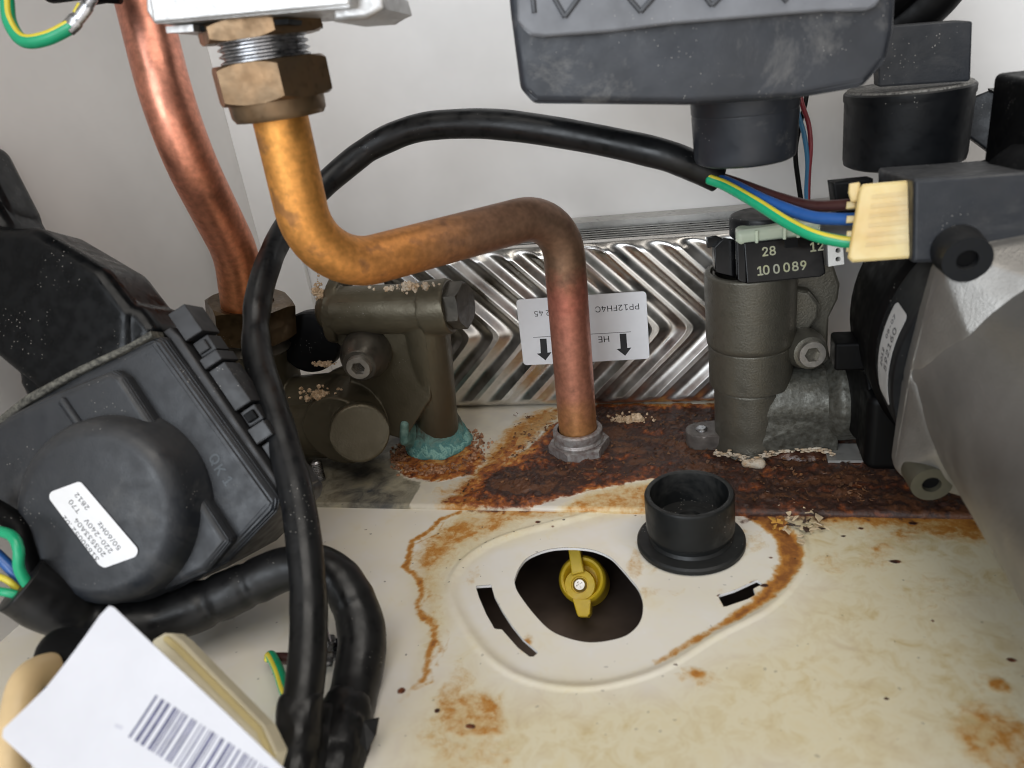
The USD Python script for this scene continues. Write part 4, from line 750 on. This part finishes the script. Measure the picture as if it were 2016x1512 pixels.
pl = Plane(atd(1980, 250, 315), (-.35, -1, .3), (0, 0, 1)); P = pl.poly([(1915, 190), (1945, 178), (2100, 190), (2100, 330), (1990, 330), (1905, 268)]); T.add('arm', pl.place(bevel_extr(P, 10, 1, -10)), m_grey_plastic)
P = pl.poly([(1945, 176), (2100, 176), (2100, 232), (2016, 214)]); T.add('dust_ledge', pl.place(extr(P, 6, -3)), m_rimdirt); T.done()
T = Thing('black_hose', 'black flexible hose slanting up to the top right corner', 'hose')
pp = spline([atd(1640, 120, 318), atd(1700, 82, 312), atd(1775, 45, 306), atd(1840, -10, 300), atd(1900, -90, 296)]); T.add('hose', tube(pp, 9.5), m_deep, smooth=True); T.add('clip', tube(spline([atd(1700, 30, 300), atd(1760, -15, 297), atd(1820, -60, 295)]), 8), m_deep, smooth=True); T.done()

# ================================================================ black condensate box at the top
def fanbox():
    T = Thing('condensate_trap', 'large dusty black plastic box with ribbed lid and round spigot hanging at the top', 'box')
    pl = Plane(atd(1200, 130, 248), (0.04, -1, .03), (0, 0, 1))
    P = pl.poly([(985, -150), (1003, 30), (1022, 175), (1048, 205), (1365, 208), (1560, 196), (1700, 172), (1748, 120), (1762, 60), (1775, -150)]); P = P.buffer(-4, 8).buffer(8, 8).buffer(-4, 8)
    T.add('housing', pl.place(bevel_extr(P, 60, 3, -60, 6)), m_dusty, smooth=40)
    # lid rim proud of the housing, and its ribs
    R_ = pl.poly([(1018, -150), (1022, 45), (1045, 70), (1075, 74), (1210, 64), (1330, 48), (1620, 24), (1700, 22), (1726, 10), (1726, -150)]); R_ = R_.buffer(-2.5, 8).buffer(5, 8).buffer(-2.5, 8)
    inner = pl.poly([(1038, -150), (1042, 25), (1062, 38), (1320, 24), (1600, 0), (1690, -30), (1700, -150)]).buffer(-1.5, 6).buffer(1.5, 6)
    T.add('lid_rim', pl.place(bevel_extr(R_, 5, 1.2, -1)), m_lidgrey)
    for a, b in (((1062, -60), (1115, 34)), ((1115, 34), (1190, -70)), ((1190, -60), (1262, 24)), ((1262, 24), (1345, -70)), ((1345, -60), (1400, 12)), ((1400, 12), (1480, -70)), ((1480, -70), (1545, 4)), ((1048, -60), (1056, 26))):
        T.add('rib', pl.place(bevel_extr(LineString([pl.loc(*a), pl.loc(*b)]).buffer(.75, 2, cap_style=2), 1.6, .5, 3.4)), m_ribgrey)
    c = atd(1466, 270, 285); z1_, z0_ = aty(1466, 190, c[1])[2] + 6, aty(1460, 334, c[1] - 19)[2]; A3 = lambda z: (c[0], c[1], z)
    h = z1_ - z0_; T.add('spigot', along(A3(z0_), A3(z1_), [(16.5, 0), (18.0, .8), (18.6, 2.5), (19.2, h * .6), (19.0, h * .62), (19.3, h * .64), (19.6, h)], 64), m_dusty)
    p = aty(1085, 58, pl.o[1] - 7)
    T.done()
m_ribgrey = stdmat('lid_rib_grey', (.05, .053, .06), .5, var=.2, dust=.2)
m_lidgrey = stdmat('dusty_grey_lid', (.16, .165, .18), .45, var=.2, scale=40, dust=.3, bump=.05)
fanbox()

# ================================================================ cables and wires
def wire(path, r, m, T, name='wire', stripe=None):
    k = T.add(name, tube(path, r, 18), m, smooth=True)
    if stripe is not None:
        p = np.array(path); t = np.gradient(p, axis=0); t /= np.linalg.norm(t, axis=1)[:, None]; s = np.array([unit(np.array(stripe) - q * (q @ np.array(stripe))) for q in t])
        T.add('stripe', tube(p + s * r * .62, r * .5, 12), m_yel, k, smooth=True)
CAB = [(1414, 352, 305), (1370, 330, 303), (1300, 303, 302), (1150, 270, 312), (1000, 247, 322), (900, 244, 328), (815, 254, 332), (735, 288, 336), (672, 335, 337), (610, 392, 332), (562, 450, 322), (528, 520, 308), (507, 600, 300), (506, 690, 292), (530, 780, 282), (560, 880, 272), (585, 980, 262), (601, 1090, 252), (608, 1200, 243), (604, 1310, 234), (590, 1420, 226), (575, 1540, 218), (560, 1680, 210)]
def cable():
    T = Thing('sheathed_cable', 'long black sleeved cable arching behind the orange pipe to the cream plug', 'cable')
    P = spline([atd(*q) for q in CAB], 14); t = np.linspace(0, 1, len(P)); r = np.interp(t, [0, .04, .2, .32, .40, .45, .52, .58, .66, 1], [5.5, 5.8, 6.3, 5.8, 5.3, 5.3, 5.3, 5.5, 5.8, 6.2])
    r = r * (1 + .02 * (meshkit.noise(np.column_stack([t * 60, t * 0, t * 0]), 3) - .5) * 2)
    for at_, dp in ((.328, .06), (.565, .10), (.487, .06)): r = r * (1 - dp * np.exp(-((t - at_) / .010) ** 2))
    T.add('sleeve', tube(P, r, 28), m_sleeve, smooth=True)
    e = atd(1414, 352, 305); D = 272
    S = (0, -.6, .8)
    wire(spline([atd(1395, 345, 305), atd(1440, 356, 300), atd(1530, 388, 286), atd(1600, 405, 273), atd(1690, 402, 259)], 12), 2.0, m_brown, T)
    wire(spline([atd(1395, 347, 303), atd(1440, 362, 298), atd(1510, 396, 284), atd(1590, 425, 270), atd(1640, 431, 263), atd(1690, 431, 257)], 12), 2.15, m_blue, T)
    wire(spline([atd(1395, 352, 301), atd(1430, 366, 296), atd(1490, 400, 283), atd(1550, 438, 271), atd(1600, 462, 263), atd(1650, 474, 258), atd(1690, 478, 255)], 12), 2.1, m_green, T, stripe=(.35, -.8, .8))
    pl = Plane(atd(1740, 430, 241), (-.22, -1, .28), (0.05, 0, 1)); P = pl.poly([(1698, 362), (1815, 352), (1824, 362), (1806, 500), (1796, 508), (1678, 517), (1668, 508), (1690, 375)])
    k = T.add('plug', pl.place(bevel_extr(P.buffer(-.8).buffer(.8), 22, 1.2, -22)), m_cream)
    T.add('plug_rim', pl.place(bevel_extr(pl.poly([(1670, 360), (1692, 356), (1690, 395), (1674, 397), (1668, 378)]).buffer(-.5).buffer(.5), 14, .8, -18)), m_cream)
    for q in range(6): yy = 380 + q * 19; T.add('ridge', pl.place(bevel_extr(pl.poly([(1718 - q * 2.6, yy + 3), (1808 - q * 2.6, yy - 6), (1807 - q * 2.6, yy + 3), (1717 - q * 2.6, yy + 12)]), .10, .08, 0)), m_cream, k)
    for yy in (402, 431, 462, 490): T.add('plug_slot', pl.place(bevel_extr(pl.poly([(1664, yy - 8), (1684, yy - 9), (1681, yy + 6), (1662, yy + 7)]), 8, .6, -18)), m_cream)
    T.done()
cable()
T = Thing('sleeved_loom', 'thick black sleeved loom looping under the round cap down to the bottom', 'cable')
LOOM = [(38, 1150, 250), (110, 1190, 256), (200, 1222, 264), (300, 1222, 270), (400, 1190, 272), (490, 1150, 272), (560, 1122, 271), (620, 1118, 270), (668, 1142, 268), (700, 1195, 265), (712, 1262, 260), (702, 1340, 252), (684, 1420, 241), (668, 1500, 230), (650, 1620, 220)]
P = spline([atd(*q) for q in LOOM], 14); t = np.linspace(0, 1, len(P)); r = np.interp(t, [0, .05, .12, .3, .45, .6, .8, 1], [9.6, 9.8, 9.2, 8.8, 7.8, 7.8, 8.2, 8.4]) * (1 + .02 * (meshkit.noise(np.column_stack([t * 45, t * 0, t * 0 + 4]), 3) - .5) * 2)
for at_, dp in ((.115, .08), (.30, .1), (.36, .07)): r = r * (1 - dp * np.exp(-((t - at_) / .008) ** 2))
sm_ = tube(P, r, 32); sm_.vertices = sm_.vertices + ((meshkit.fbm(sm_.vertices / 22., 2, 12) - .5) * 2.2)[:, None] * sm_.vertex_normals
T.add('sleeve', sm_, m_rubber, smooth=True)
# tape wrapped round both cables at the bottom
tp = []
for (a, b, za, zb) in (((592, 1392), (680, 1404), 228, 242), ((584, 1470), (668, 1478), 222, 232), ((576, 1560), (655, 1570), 216, 222)):
    tp.append((atd(*a, za), atd(*b, zb)))
ms = [mhull(msph(tp[i][0], 6.7), msph(tp[i + 1][0], 7.0)) for i in range(2)] + [mhull(msph(tp[i][1], 8.7), msph(tp[i + 1][1], 8.8)) for i in range(2)] + [mhull(*[msph(q, 4.6) for i in (1, 2) for q in tp[i]], msph((tp[0][0] + tp[0][1]) / 2, 2.5))]
T.add('tape_wrap', blend(ms, 1.4, 5, 2.6, 4), m_rubber, smooth=True)
pt = [atd(716, 1420, 230), atd(744, 1414, 229), atd(738, 1448, 227), atd(722, 1480, 224), atd(708, 1462, 225)]
v = np.array(pt + [q + np.array([0.2, .6, -.2]) for q in pt]); k = np.arange(5); k2 = (k + 1) % 5
T.add('tape_end', (v, np.vstack([[(0, 1, 2), (0, 2, 3), (0, 3, 4), (5, 7, 6), (5, 8, 7), (5, 9, 8)], np.column_stack([k, k2 + 5, k2]), np.column_stack([k, k + 5, k2 + 5])])), m_rubber, smooth=False)
for pts, m_, r_, st_ in (([(60, 1160, 246), (38, 1120, 243), (36, 1080, 242), (18, 1052, 244), (-40, 1040, 248)], m_green, 1.7, None), ([(50, 1150, 252), (20, 1118, 251), (-15, 1085, 252), (-60, 1060, 254)], m_blue, 1.9, None), ([(45, 1170, 249), (10, 1140, 248), (-40, 1128, 250)], m_yel, 1.1, None), ([(50, 1175, 247), (10, 1166, 245), (-40, 1160, 247)], m_green, 1.4, None), ([(70, 1140, 255), (48, 1080, 254), (30, 1030, 256), (-30, 990, 260)], m_deep, 3.4, None)):
    wire(spline([atd(*q) for q in pts], 12), r_, m_, T)
T.done()
# three thin loose wires hanging behind the box
for nm, m_, pts in (('red_wire', m_red, [(1572, 150), (1578, 200), (1592, 245), (1596, 290), (1592, 345), (1590, 420)]), ('blue_wire', m_teal, [(1566, 150), (1570, 215), (1583, 265), (1590, 320), (1588, 380), (1592, 440)]), ('black_wire', m_deep, [(1592, 150), (1586, 200), (1574, 250), (1566, 300), (1572, 360), (1584, 440)])):
    col = nm.split('_')[0]
    solo('thin_wire', tube(spline([atd(px, py, 340 - (py - 150) * .03 + (3 if col == 'black' else 0)) for px, py in pts], 14), 1.05, 14), m_, {'red': 'thin red wire hanging behind the round spigot of the black box', 'blue': 'thin blue wire hanging between the red and the black thin wires', 'black': 'thin black wire crossing behind the thin red and blue wires'}[col], 'wire', smooth=True)

# ================================================================ actuator at the left
def actuator():
    T = Thing('valve_actuator', 'bulky black actuator with round motor cap and white number sticker at the left', 'actuator')
    n = np.array([.10, -.90, .42]); pl = Plane(atd(250, 900, 268), n, UP)
    body = pl.poly([(-30, 850), (60, 780), (160, 724), (262, 676), (300, 660), (318, 668), (545, 985), (538, 1010), (440, 1110), (330, 1170), (200, 1180), (80, 1120), (30, 1000), (0, 930)])
    T.add('body', pl.place(bevel_extr(body.buffer(-3, 6).buffer(3, 6), 40, 4, -40, 5)), m_grey_plastic, smooth=40)
    # stepped front: raised middle land and flanking ribs
    land = pl.poly([(-40, 880), (40, 815), (110, 780), (240, 728), (262, 742), (470, 1060), (420, 1120), (330, 1160), (120, 1160)]); T.add('front_land', pl.place(bevel_extr(land.buffer(-2, 6).buffer(2, 6), 6, 3., 0, 5)), m_grey_plastic, smooth=40)
    T.add('rib', pl.place(bevel_extr(LineString([pl.loc(150, 790), pl.loc(212, 880)]).buffer(1.6, 6), 2.6, 1.4, 5, 5)), m_grey_plastic, smooth=40)
    # dusty top edge
    top = pl.poly([(-30, 846), (60, 776), (160, 722), (262, 675), (300, 652), (304, 664), (250, 694), (160, 738), (60, 796), (-20, 860)]); T.add('dust_ledge', pl.place(bevel_extr(top, 8, 1, -6)), m_gritdust)
    # hood
    def hs(px, py, z, r): return msph(pl.world([pl.loc(px, py)])[0] + pl.n * z, r, 20)
    A_ = [hs(px, py, z, 5.5) for px, py in ((166, 545), (222, 618), (222, 680), (70, 750), (-60, 640), (-50, 470), (40, 470)) for z in (-9, -28)]
    B_ = [hs(px, py, z, 5.) for px, py in ((238, 620), (262, 652), (240, 700), (50, 785), (30, 745)) for z in (-10, -30)]
    C_ = [hs(px, py, z, 7.) for px, py in ((-45, 455), (-160, 530), (-75, 405), (-190, 430)) for z in (-14, -26)]; D_ = [hs(px, py, z, 6.) for px, py in ((-62, 405), (-190, 440), (-125, 280), (-260, 310)) for z in (-16, -26)]
    T.add('hood', blend([mhull(*A_), mhull(*B_), mhull(*C_), mhull(*D_)], 2.0, 12), m_hood, smooth=True)
    # clip strip on the right flank
    pr = Plane(pl.o, pl.n, UP); lip = pl.poly([(302, 652), (316, 642), (336, 660), (556, 985), (545, 1000), (318, 668)])
    T.add('strip', pl.place(bevel_extr(lip, 9, 1, -14)), m_ring)
    def seg(t0, t1, w0, w1, h, z0, m_, nm):
        a, b = np.array([318., 640.]), np.array([548., 975.]); d = b - a; nrm = np.array([.83, -.56]); q = [a + d * t0 + nrm * w0, a + d * t1 + nrm * w0, a + d * t1 + nrm * w1, a + d * t0 + nrm * w1]
        T.add(nm, pl.place(bevel_extr(pl.poly(q).buffer(-.3).buffer(.3), h, .5, z0)), m_, smooth=30)
    seg(-.06, .10, 6, 46, 12, -18, m_deepg, 'rail'); seg(.115, .20, 6, 42, 9, -18, m_deepg, 'clip'); seg(.13, .185, 10, 34, 2, -9.5, m_ring, 'clip_window'); seg(.215, .27, 6, 46, 12, -18, m_deepg, 'rail')
    seg(.285, .52, 6, 44, 11, -18, m_deepg, 'rail'); seg(.535, .62, 6, 40, 9, -18, m_deepg, 'clip'); seg(.555, .605, 12, 34, 2, -9.5, m_deep, 'clip_window'); seg(.635, .72, 6, 44, 12, -18, m_deepg, 'rail'); seg(.735, 1.02, 6, 40, 10, -18, m_deepg, 'rail')
    # round motor cap
    c0 = pl.world([pl.loc(246, 996)])[0]; k = unit(pl.n); cl = pl.loc(213, 1012)
    rx = np.linalg.norm(pl.loc(385, 1012) - cl); R_ = rx * .95
    T.add('motor_cap', along(c0 + k * 0, c0 + k * 17, [(R_ + 2.2, 0), (R_ + 2, 2), (R_ + .6, 6), (R_ - .2, 11), (R_ - 1.6, 14), (R_ - 4., 16), (R_ - 7, 16.6), (0.01, 16.8)], 96, False), m_grey_plastic, smooth=40)
    ps = Plane(c0 + k * 17.0, k, UP); P = ps.poly([(90, 972), (158, 947), (274, 1083), (267, 1096), (206, 1118), (195, 1112)]).buffer(-2).buffer(2, 6)
    s = T.add('sticker', ps.place(extr(P, .12)), m_white_lbl, smooth=False)
    a, b = ps.loc(198, 1098), ps.loc(128, 1010); ang = math.degrees(math.atan2(*(b - a)[::-1]))
    for t, px, py, h in (('31650052 .02', 197, 1101, 1.75), ('203533A04', 210, 1092, 1.75), ('220-240V', 224, 1085, 1.75), ('50/60Hz', 240, 1079, 1.75), ('T70', 160, 1006, 1.75), ('2812', 178, 1000, 1.75)):
        T.add('lettering', text_on(ps, t, h * .9, px, py, ang, .14, squash=1.28), m_ink, s, smooth=False)
    for t, px, py, aa in (('Q', 409, 900, -55), ('K', 420, 922, -55), ('1', 436, 944, -55)):
        g = text_on(pl, t, 3.6, px, py, aa, .05, True); T.add('paint_mark', g, m_scrawl, 0, smooth=False)
    T.done()
m_gritdust = stdmat('dust_caked_edge', (.025, .025, .023), .8, var=.4, c2=(.17, .165, .14), scale=600, bump=.3, bscale=900)
m_deepg = stdmat('charcoal_clip_plastic', (.02, .02, .022), .5, dust=.25)
actuator()

# ================================================================ paper tag, cream plate, hose, earth wires
def curved(pl, poly, h, bend, z0=0):
    m = extr(poly, h, z0); m = m.subdivide_to_size(3.); v = m.vertices; v[:, 2] += bend(v[:, 0], v[:, 1]); m.vertices = v; return pl.place(m)
T = Thing('paper_tag', 'white paper tag with a printed barcode in the bottom left corner', 'tag')
pl = Plane(atd(280, 1400, 186), (-.05, -.72, .70), UP); bend = lambda x, y: .0035 * (x * .6 + y * .8 - 8) ** 2 - .3
P = pl.poly([(215, 1192), (224, 1196), (300, 1268), (440, 1398), (610, 1560), (330, 1700), (110, 1520), (38, 1448), (38, 1432), (104, 1352), (196, 1212)]).buffer(-.8).buffer(.8)
s = T.add('sheet', curved(pl, P, .25, bend), m_paper, smooth=True)
b0 = np.array([307., 1368.]); du = np.array([.515, .265]) * 1.0; dv = np.array([-.505, .82]); rg = np.random.default_rng(4); x = 0.
du = np.array([.80, .52]); Lb = 100
while x < 330:
    w = rg.choice([2.5, 4, 5, 8]); q = [b0 + du * x, b0 + du * (x + w), b0 + du * (x + w) + dv * Lb, b0 + du * x + dv * Lb]
    T.add('bar', curved(pl, pl.poly(q), .05, bend, .28), m_bar, s, smooth=False); x += w + rg.choice([3, 4, 6, 9])
T.add('lettering', curved(pl, pl.poly([(232, 1424), (246, 1430), (244, 1437), (230, 1431)]), .05, bend, .28), m_greyink := stdmat('faint_ink', (.5, .5, .56), .6), s, smooth=False)
T.done()
T = Thing('cream_cover', 'cream plastic cover plate with yellowed rim behind the paper tag', 'cover')
pl = Plane(atd(420, 1340, 208), (-.05, -.72, .70), UP); P = pl.poly([(296, 1262), (322, 1246), (338, 1247), (355, 1260), (520, 1428), (545, 1480), (520, 1560), (420, 1560)]).buffer(-1).buffer(1)
T.add('plate', pl.place(bevel_extr(P, 5, .8, -5)), m_creamplate)
T.add('rim', pl.place(extr(LineString([pl.loc(*q) for q in ((330, 1258), (350, 1274), (512, 1436), (536, 1490))]).buffer(.8), 1.1, -.3)), m_creamrim); T.done()
T = Thing('beige_hose', 'beige hose bending into a black grommet at the left edge bottom', 'hose')
P = spline([atd(10, 1640, 192), atd(22, 1520, 198), atd(34, 1420, 205), atd(52, 1345, 212), atd(90, 1318, 220), atd(140, 1318, 230)], 14); T.add('hose', tube(P, 4.5), m_hose, smooth=True)
g = atd(128, 1340, 226); T.add('grommet', blend([mhull(msph(g + [-4, 6, 4], 8), msph(g + [6, 6, 2], 9), msph(g + [2, 4, -16], 9), msph(g + [-4, 2, -34], 10))], 1.5, 6, .6), m_deep, smooth=True); T.done()
T = Thing('earth_wire', 'green and yellow earth wire looping to a grey crimp at the top left', 'wire')
P = spline([atd(6, -60, 255), atd(14, 0, 255), atd(20, 45, 255), atd(46, 80, 254), atd(92, 76, 253), atd(145, 50, 252)], 14); wire(P, 2.2, m_green, T, stripe=(.55, -.3, .75))
T.add('crimp', tube(spline([atd(134, 56, 252), atd(150, 40, 251), atd(172, 12, 250), atd(196, -30, 250)], 8), [2.6] * 9 + [2.2] * 8 + [1.9] * 8, 18, ((0, 1, 0), .35)), m_zinc, smooth=True)
q = [atd(148, 26, 250), atd(158, 8, 250)]; wire([q[0], (q[0] + q[1]) / 2, q[1]], .9, m_yel, T, 'strand'); T.done()
T = Thing('valve_cover', 'black rounded cover just dipping into view at the top left', 'cover')
c = atd(120, -22, 262); T.add('cap', blend([mhull(msph(c + [-4, 0, 0], 4), msph(c + [12, 0, .8], 5.5), msph(c + [18, 0, 14], 8), msph(c + [-10, 0, 12], 8))], 1.5, 6), m_deep, smooth=True); T.add('bar', tube([atd(180, -8, 266), atd(205, -12, 266), atd(235, -10, 266)], 3.0, 14), m_deep, smooth=True); T.done()
T = Thing('earth_lead', 'short green and yellow earth lead with brown sleeve beside the black loop', 'wire')
P = spline([atz(530, 1300, 3), atz(534, 1292, 4.5), atz(548, 1320, 7), atz(562, 1362, 8), atz(580, 1400, 8)], 12); wire(P, 1.9, m_green, T, stripe=(-.2, -.5, .85))
T.add('sleeve', tube([atz(540, 1296, 3), atz(562, 1296, 4), atz(588, 1302, 4)], 2.0, 16), m_brown, smooth=True)
T.add('lug', tube([atz(585, 1302, 3.5), atz(620, 1300, 3.5), atz(650, 1296, 2)], [2.0, 3.4, 4.], 16, ((0, 0, 1), .7)), m_zinc, smooth=True); T.done()
T = Thing('earth_screw', 'zinc screw with nut on the white floor inside the black loop', 'screw')
c = atz(647, 1285, -2); T.add('washer', cyl(c, c + [0, 0, 1.4], 5.5, .3), m_zinc); T.add('nut', hexprism(c + [0, 0, 1.3], c + [0, 0, 5.4], 7, .1), m_zinc, smooth=25)
th = []; 
for k in range(6): th += [(1.75, k * .8), (2.1, k * .8 + .3), (2.1, k * .8 + .4), (1.75, k * .8 + .7)]
T.add('shank', along(c + [0, 0, 5.2], c + [0, 0, 10], th, 24), m_zinc); T.add('ear', rbox(c + [4.5, 1, 3], (7, 5, 2), .6, n=8), m_deep); T.done()
T = Thing('threaded_stud', 'small bright threaded stud standing on the grey plate beside the cable', 'stud')
c = atz(631, 944, 0); th = []
for k in range(11): th += [(2.2, k * .95), (2.75, k * .95 + .35), (2.75, k * .95 + .5), (2.2, k * .95 + .85)]
T.add('thread', along(c, c + [0, 0, 11], th + [(1.6, 10.9)], 28), m_zinc, smooth=25); T.done()

# ================================================================ cup and yellow tap handle
T = Thing('drain_cup', 'black plastic open cup with wide flange standing on the stained white floor', 'cup')
c = atz(1360, 1066, ZF); zr = aty(1358, 925 + 44, c[1])[2]; H = zr - ZF
rad = np.linalg.norm((aty(1448, 985, c[1]) - aty(1270, 985, c[1]))) / 2; fr = np.linalg.norm(atz(1466, 1072, ZF) - atz(1252, 1064, ZF)) / 2
A3 = lambda z: (c[0], c[1], ZF + z)
T.add('flange', along(A3(-.6), A3(3), [(fr - 1, 0), (fr, .6), (fr, 2.2), (fr - .8, 3.0), (rad - 1.5, 3.4)], 96), m_cup, smooth=40)
T.add('cup', along(A3(3.0), A3(H), [(rad - .8, 0), (rad - 1.6, 1.2), (rad - 1.6, 3.2), (rad - .2, 4.4), (rad, 6), (rad, H - 4), (rad - .5, H - 3.1), (rad - 1.4, H - 3), (rad - 2.2, H - 3.2), (rad - 2.4, H - 4), (rad - 2.4, H - 12), (rad - 3.2, 7), (0.01, 7)], 96, False), m_cup, smooth=30)
T.add('inner_ring', along(A3(9.8), A3(11.2), [(8.5, 0), (8.6, 1.2), (8, 1.5), (5, 1.5), (4.6, .4), (0.01, .4)], 48, False), m_cup); T.done()
T = Thing('tap_handle', 'yellow plastic tap handle with cross head screw seen through the floor opening', 'tap handle')
o = atz(1143, 1150, -27); nrm = unit(np.array([0.03, -.70, .71])); pl = Plane(o, nrm, (-.10, .3, 1.))
cl = pl.loc(1146, 1140); cc = pl.world([cl])[0]; R_ = np.linalg.norm(pl.loc(1193, 1140) - pl.loc(1098, 1140)) / 2
T.add('hub', along(cc - nrm * 16, cc + nrm * 1, [(R_, 0), (R_, 14.5), (R_ - .6, 16.2), (R_ - 1.4, 17), (R_ - 2.4, 16.6), (R_ - 4.2, 12.4), (0.01, 12.4)], 64, False), m_yellow, smooth=30)
s0 = pl.world([pl.loc(1142, 1152)])[0]; rs = R_ * .66
T.add('boss', along(s0 - nrm * 6, s0 + nrm * 1.4, [(rs, 0), (rs, 6.2), (rs - .5, 7.2), (R_ * .36, 7.4), (R_ * .34, 6.2), (0.01, 6.2)], 48, False), m_yellow, smooth=30)
for q, h in (([(1118, 1060), (1139, 1060), (1152, 1128), (1128, 1134)], 5), ([(1128, 1180), (1164, 1180), (1163, 1208), (1158, 1215), (1140, 1215), (1136, 1208)], 3.2)):
    T.add('lever', pl.place(bevel_extr(pl.poly(q).buffer(-.3).buffer(.3), h + 4, .6, -5)), m_yellow, smooth=30)
cross = shapely.union_all([shapely.box(-1.55, -.32, 1.55, .32), shapely.box(-.32, -1.55, .32, 1.55)])
rs2 = R_ * .30; head = mcyl(s0 + nrm * .4, s0 + nrm * 1.9, rs2, rs2 * .7, 32); x_, y_, d_ = frame_of(nrm); ca = m3.Manifold()
for g in (0, 1): ca = ca + m3.Manifold.cube([2.9, .75, 3] if g == 0 else [.75, 2.9, 3], True)
th_ = .5; RR = np.column_stack([x_ * math.cos(th_) + y_ * math.sin(th_), -x_ * math.sin(th_) + y_ * math.cos(th_), d_]); ca = ca.transform(np.column_stack([RR, s0 + nrm * 2.4]))
T.add('screw', tomesh(head - ca), m_steel, smooth=30); T.add('spindle', cyl(cc - nrm * 40, cc - nrm * 14, R_ * .8, 1), m_yellow); T.done()
T = Thing('angle_bracket', 'small grey steel angle at the foot of the flow valve below the pump', 'bracket')
c = atz(1706, 912, 0); T.add('plate', wallbox((c[0] - 16, c[1] - 1, .8), (c[0] + 2.4, c[1] + 14, 2.0)), m_rail, smooth=False); T.add('upstand', wallbox((c[0] + 1.4, c[1] - .8, 2.1), (c[0] + 2.4, c[1] + 14, 6)), m_rail, smooth=False); T.done()
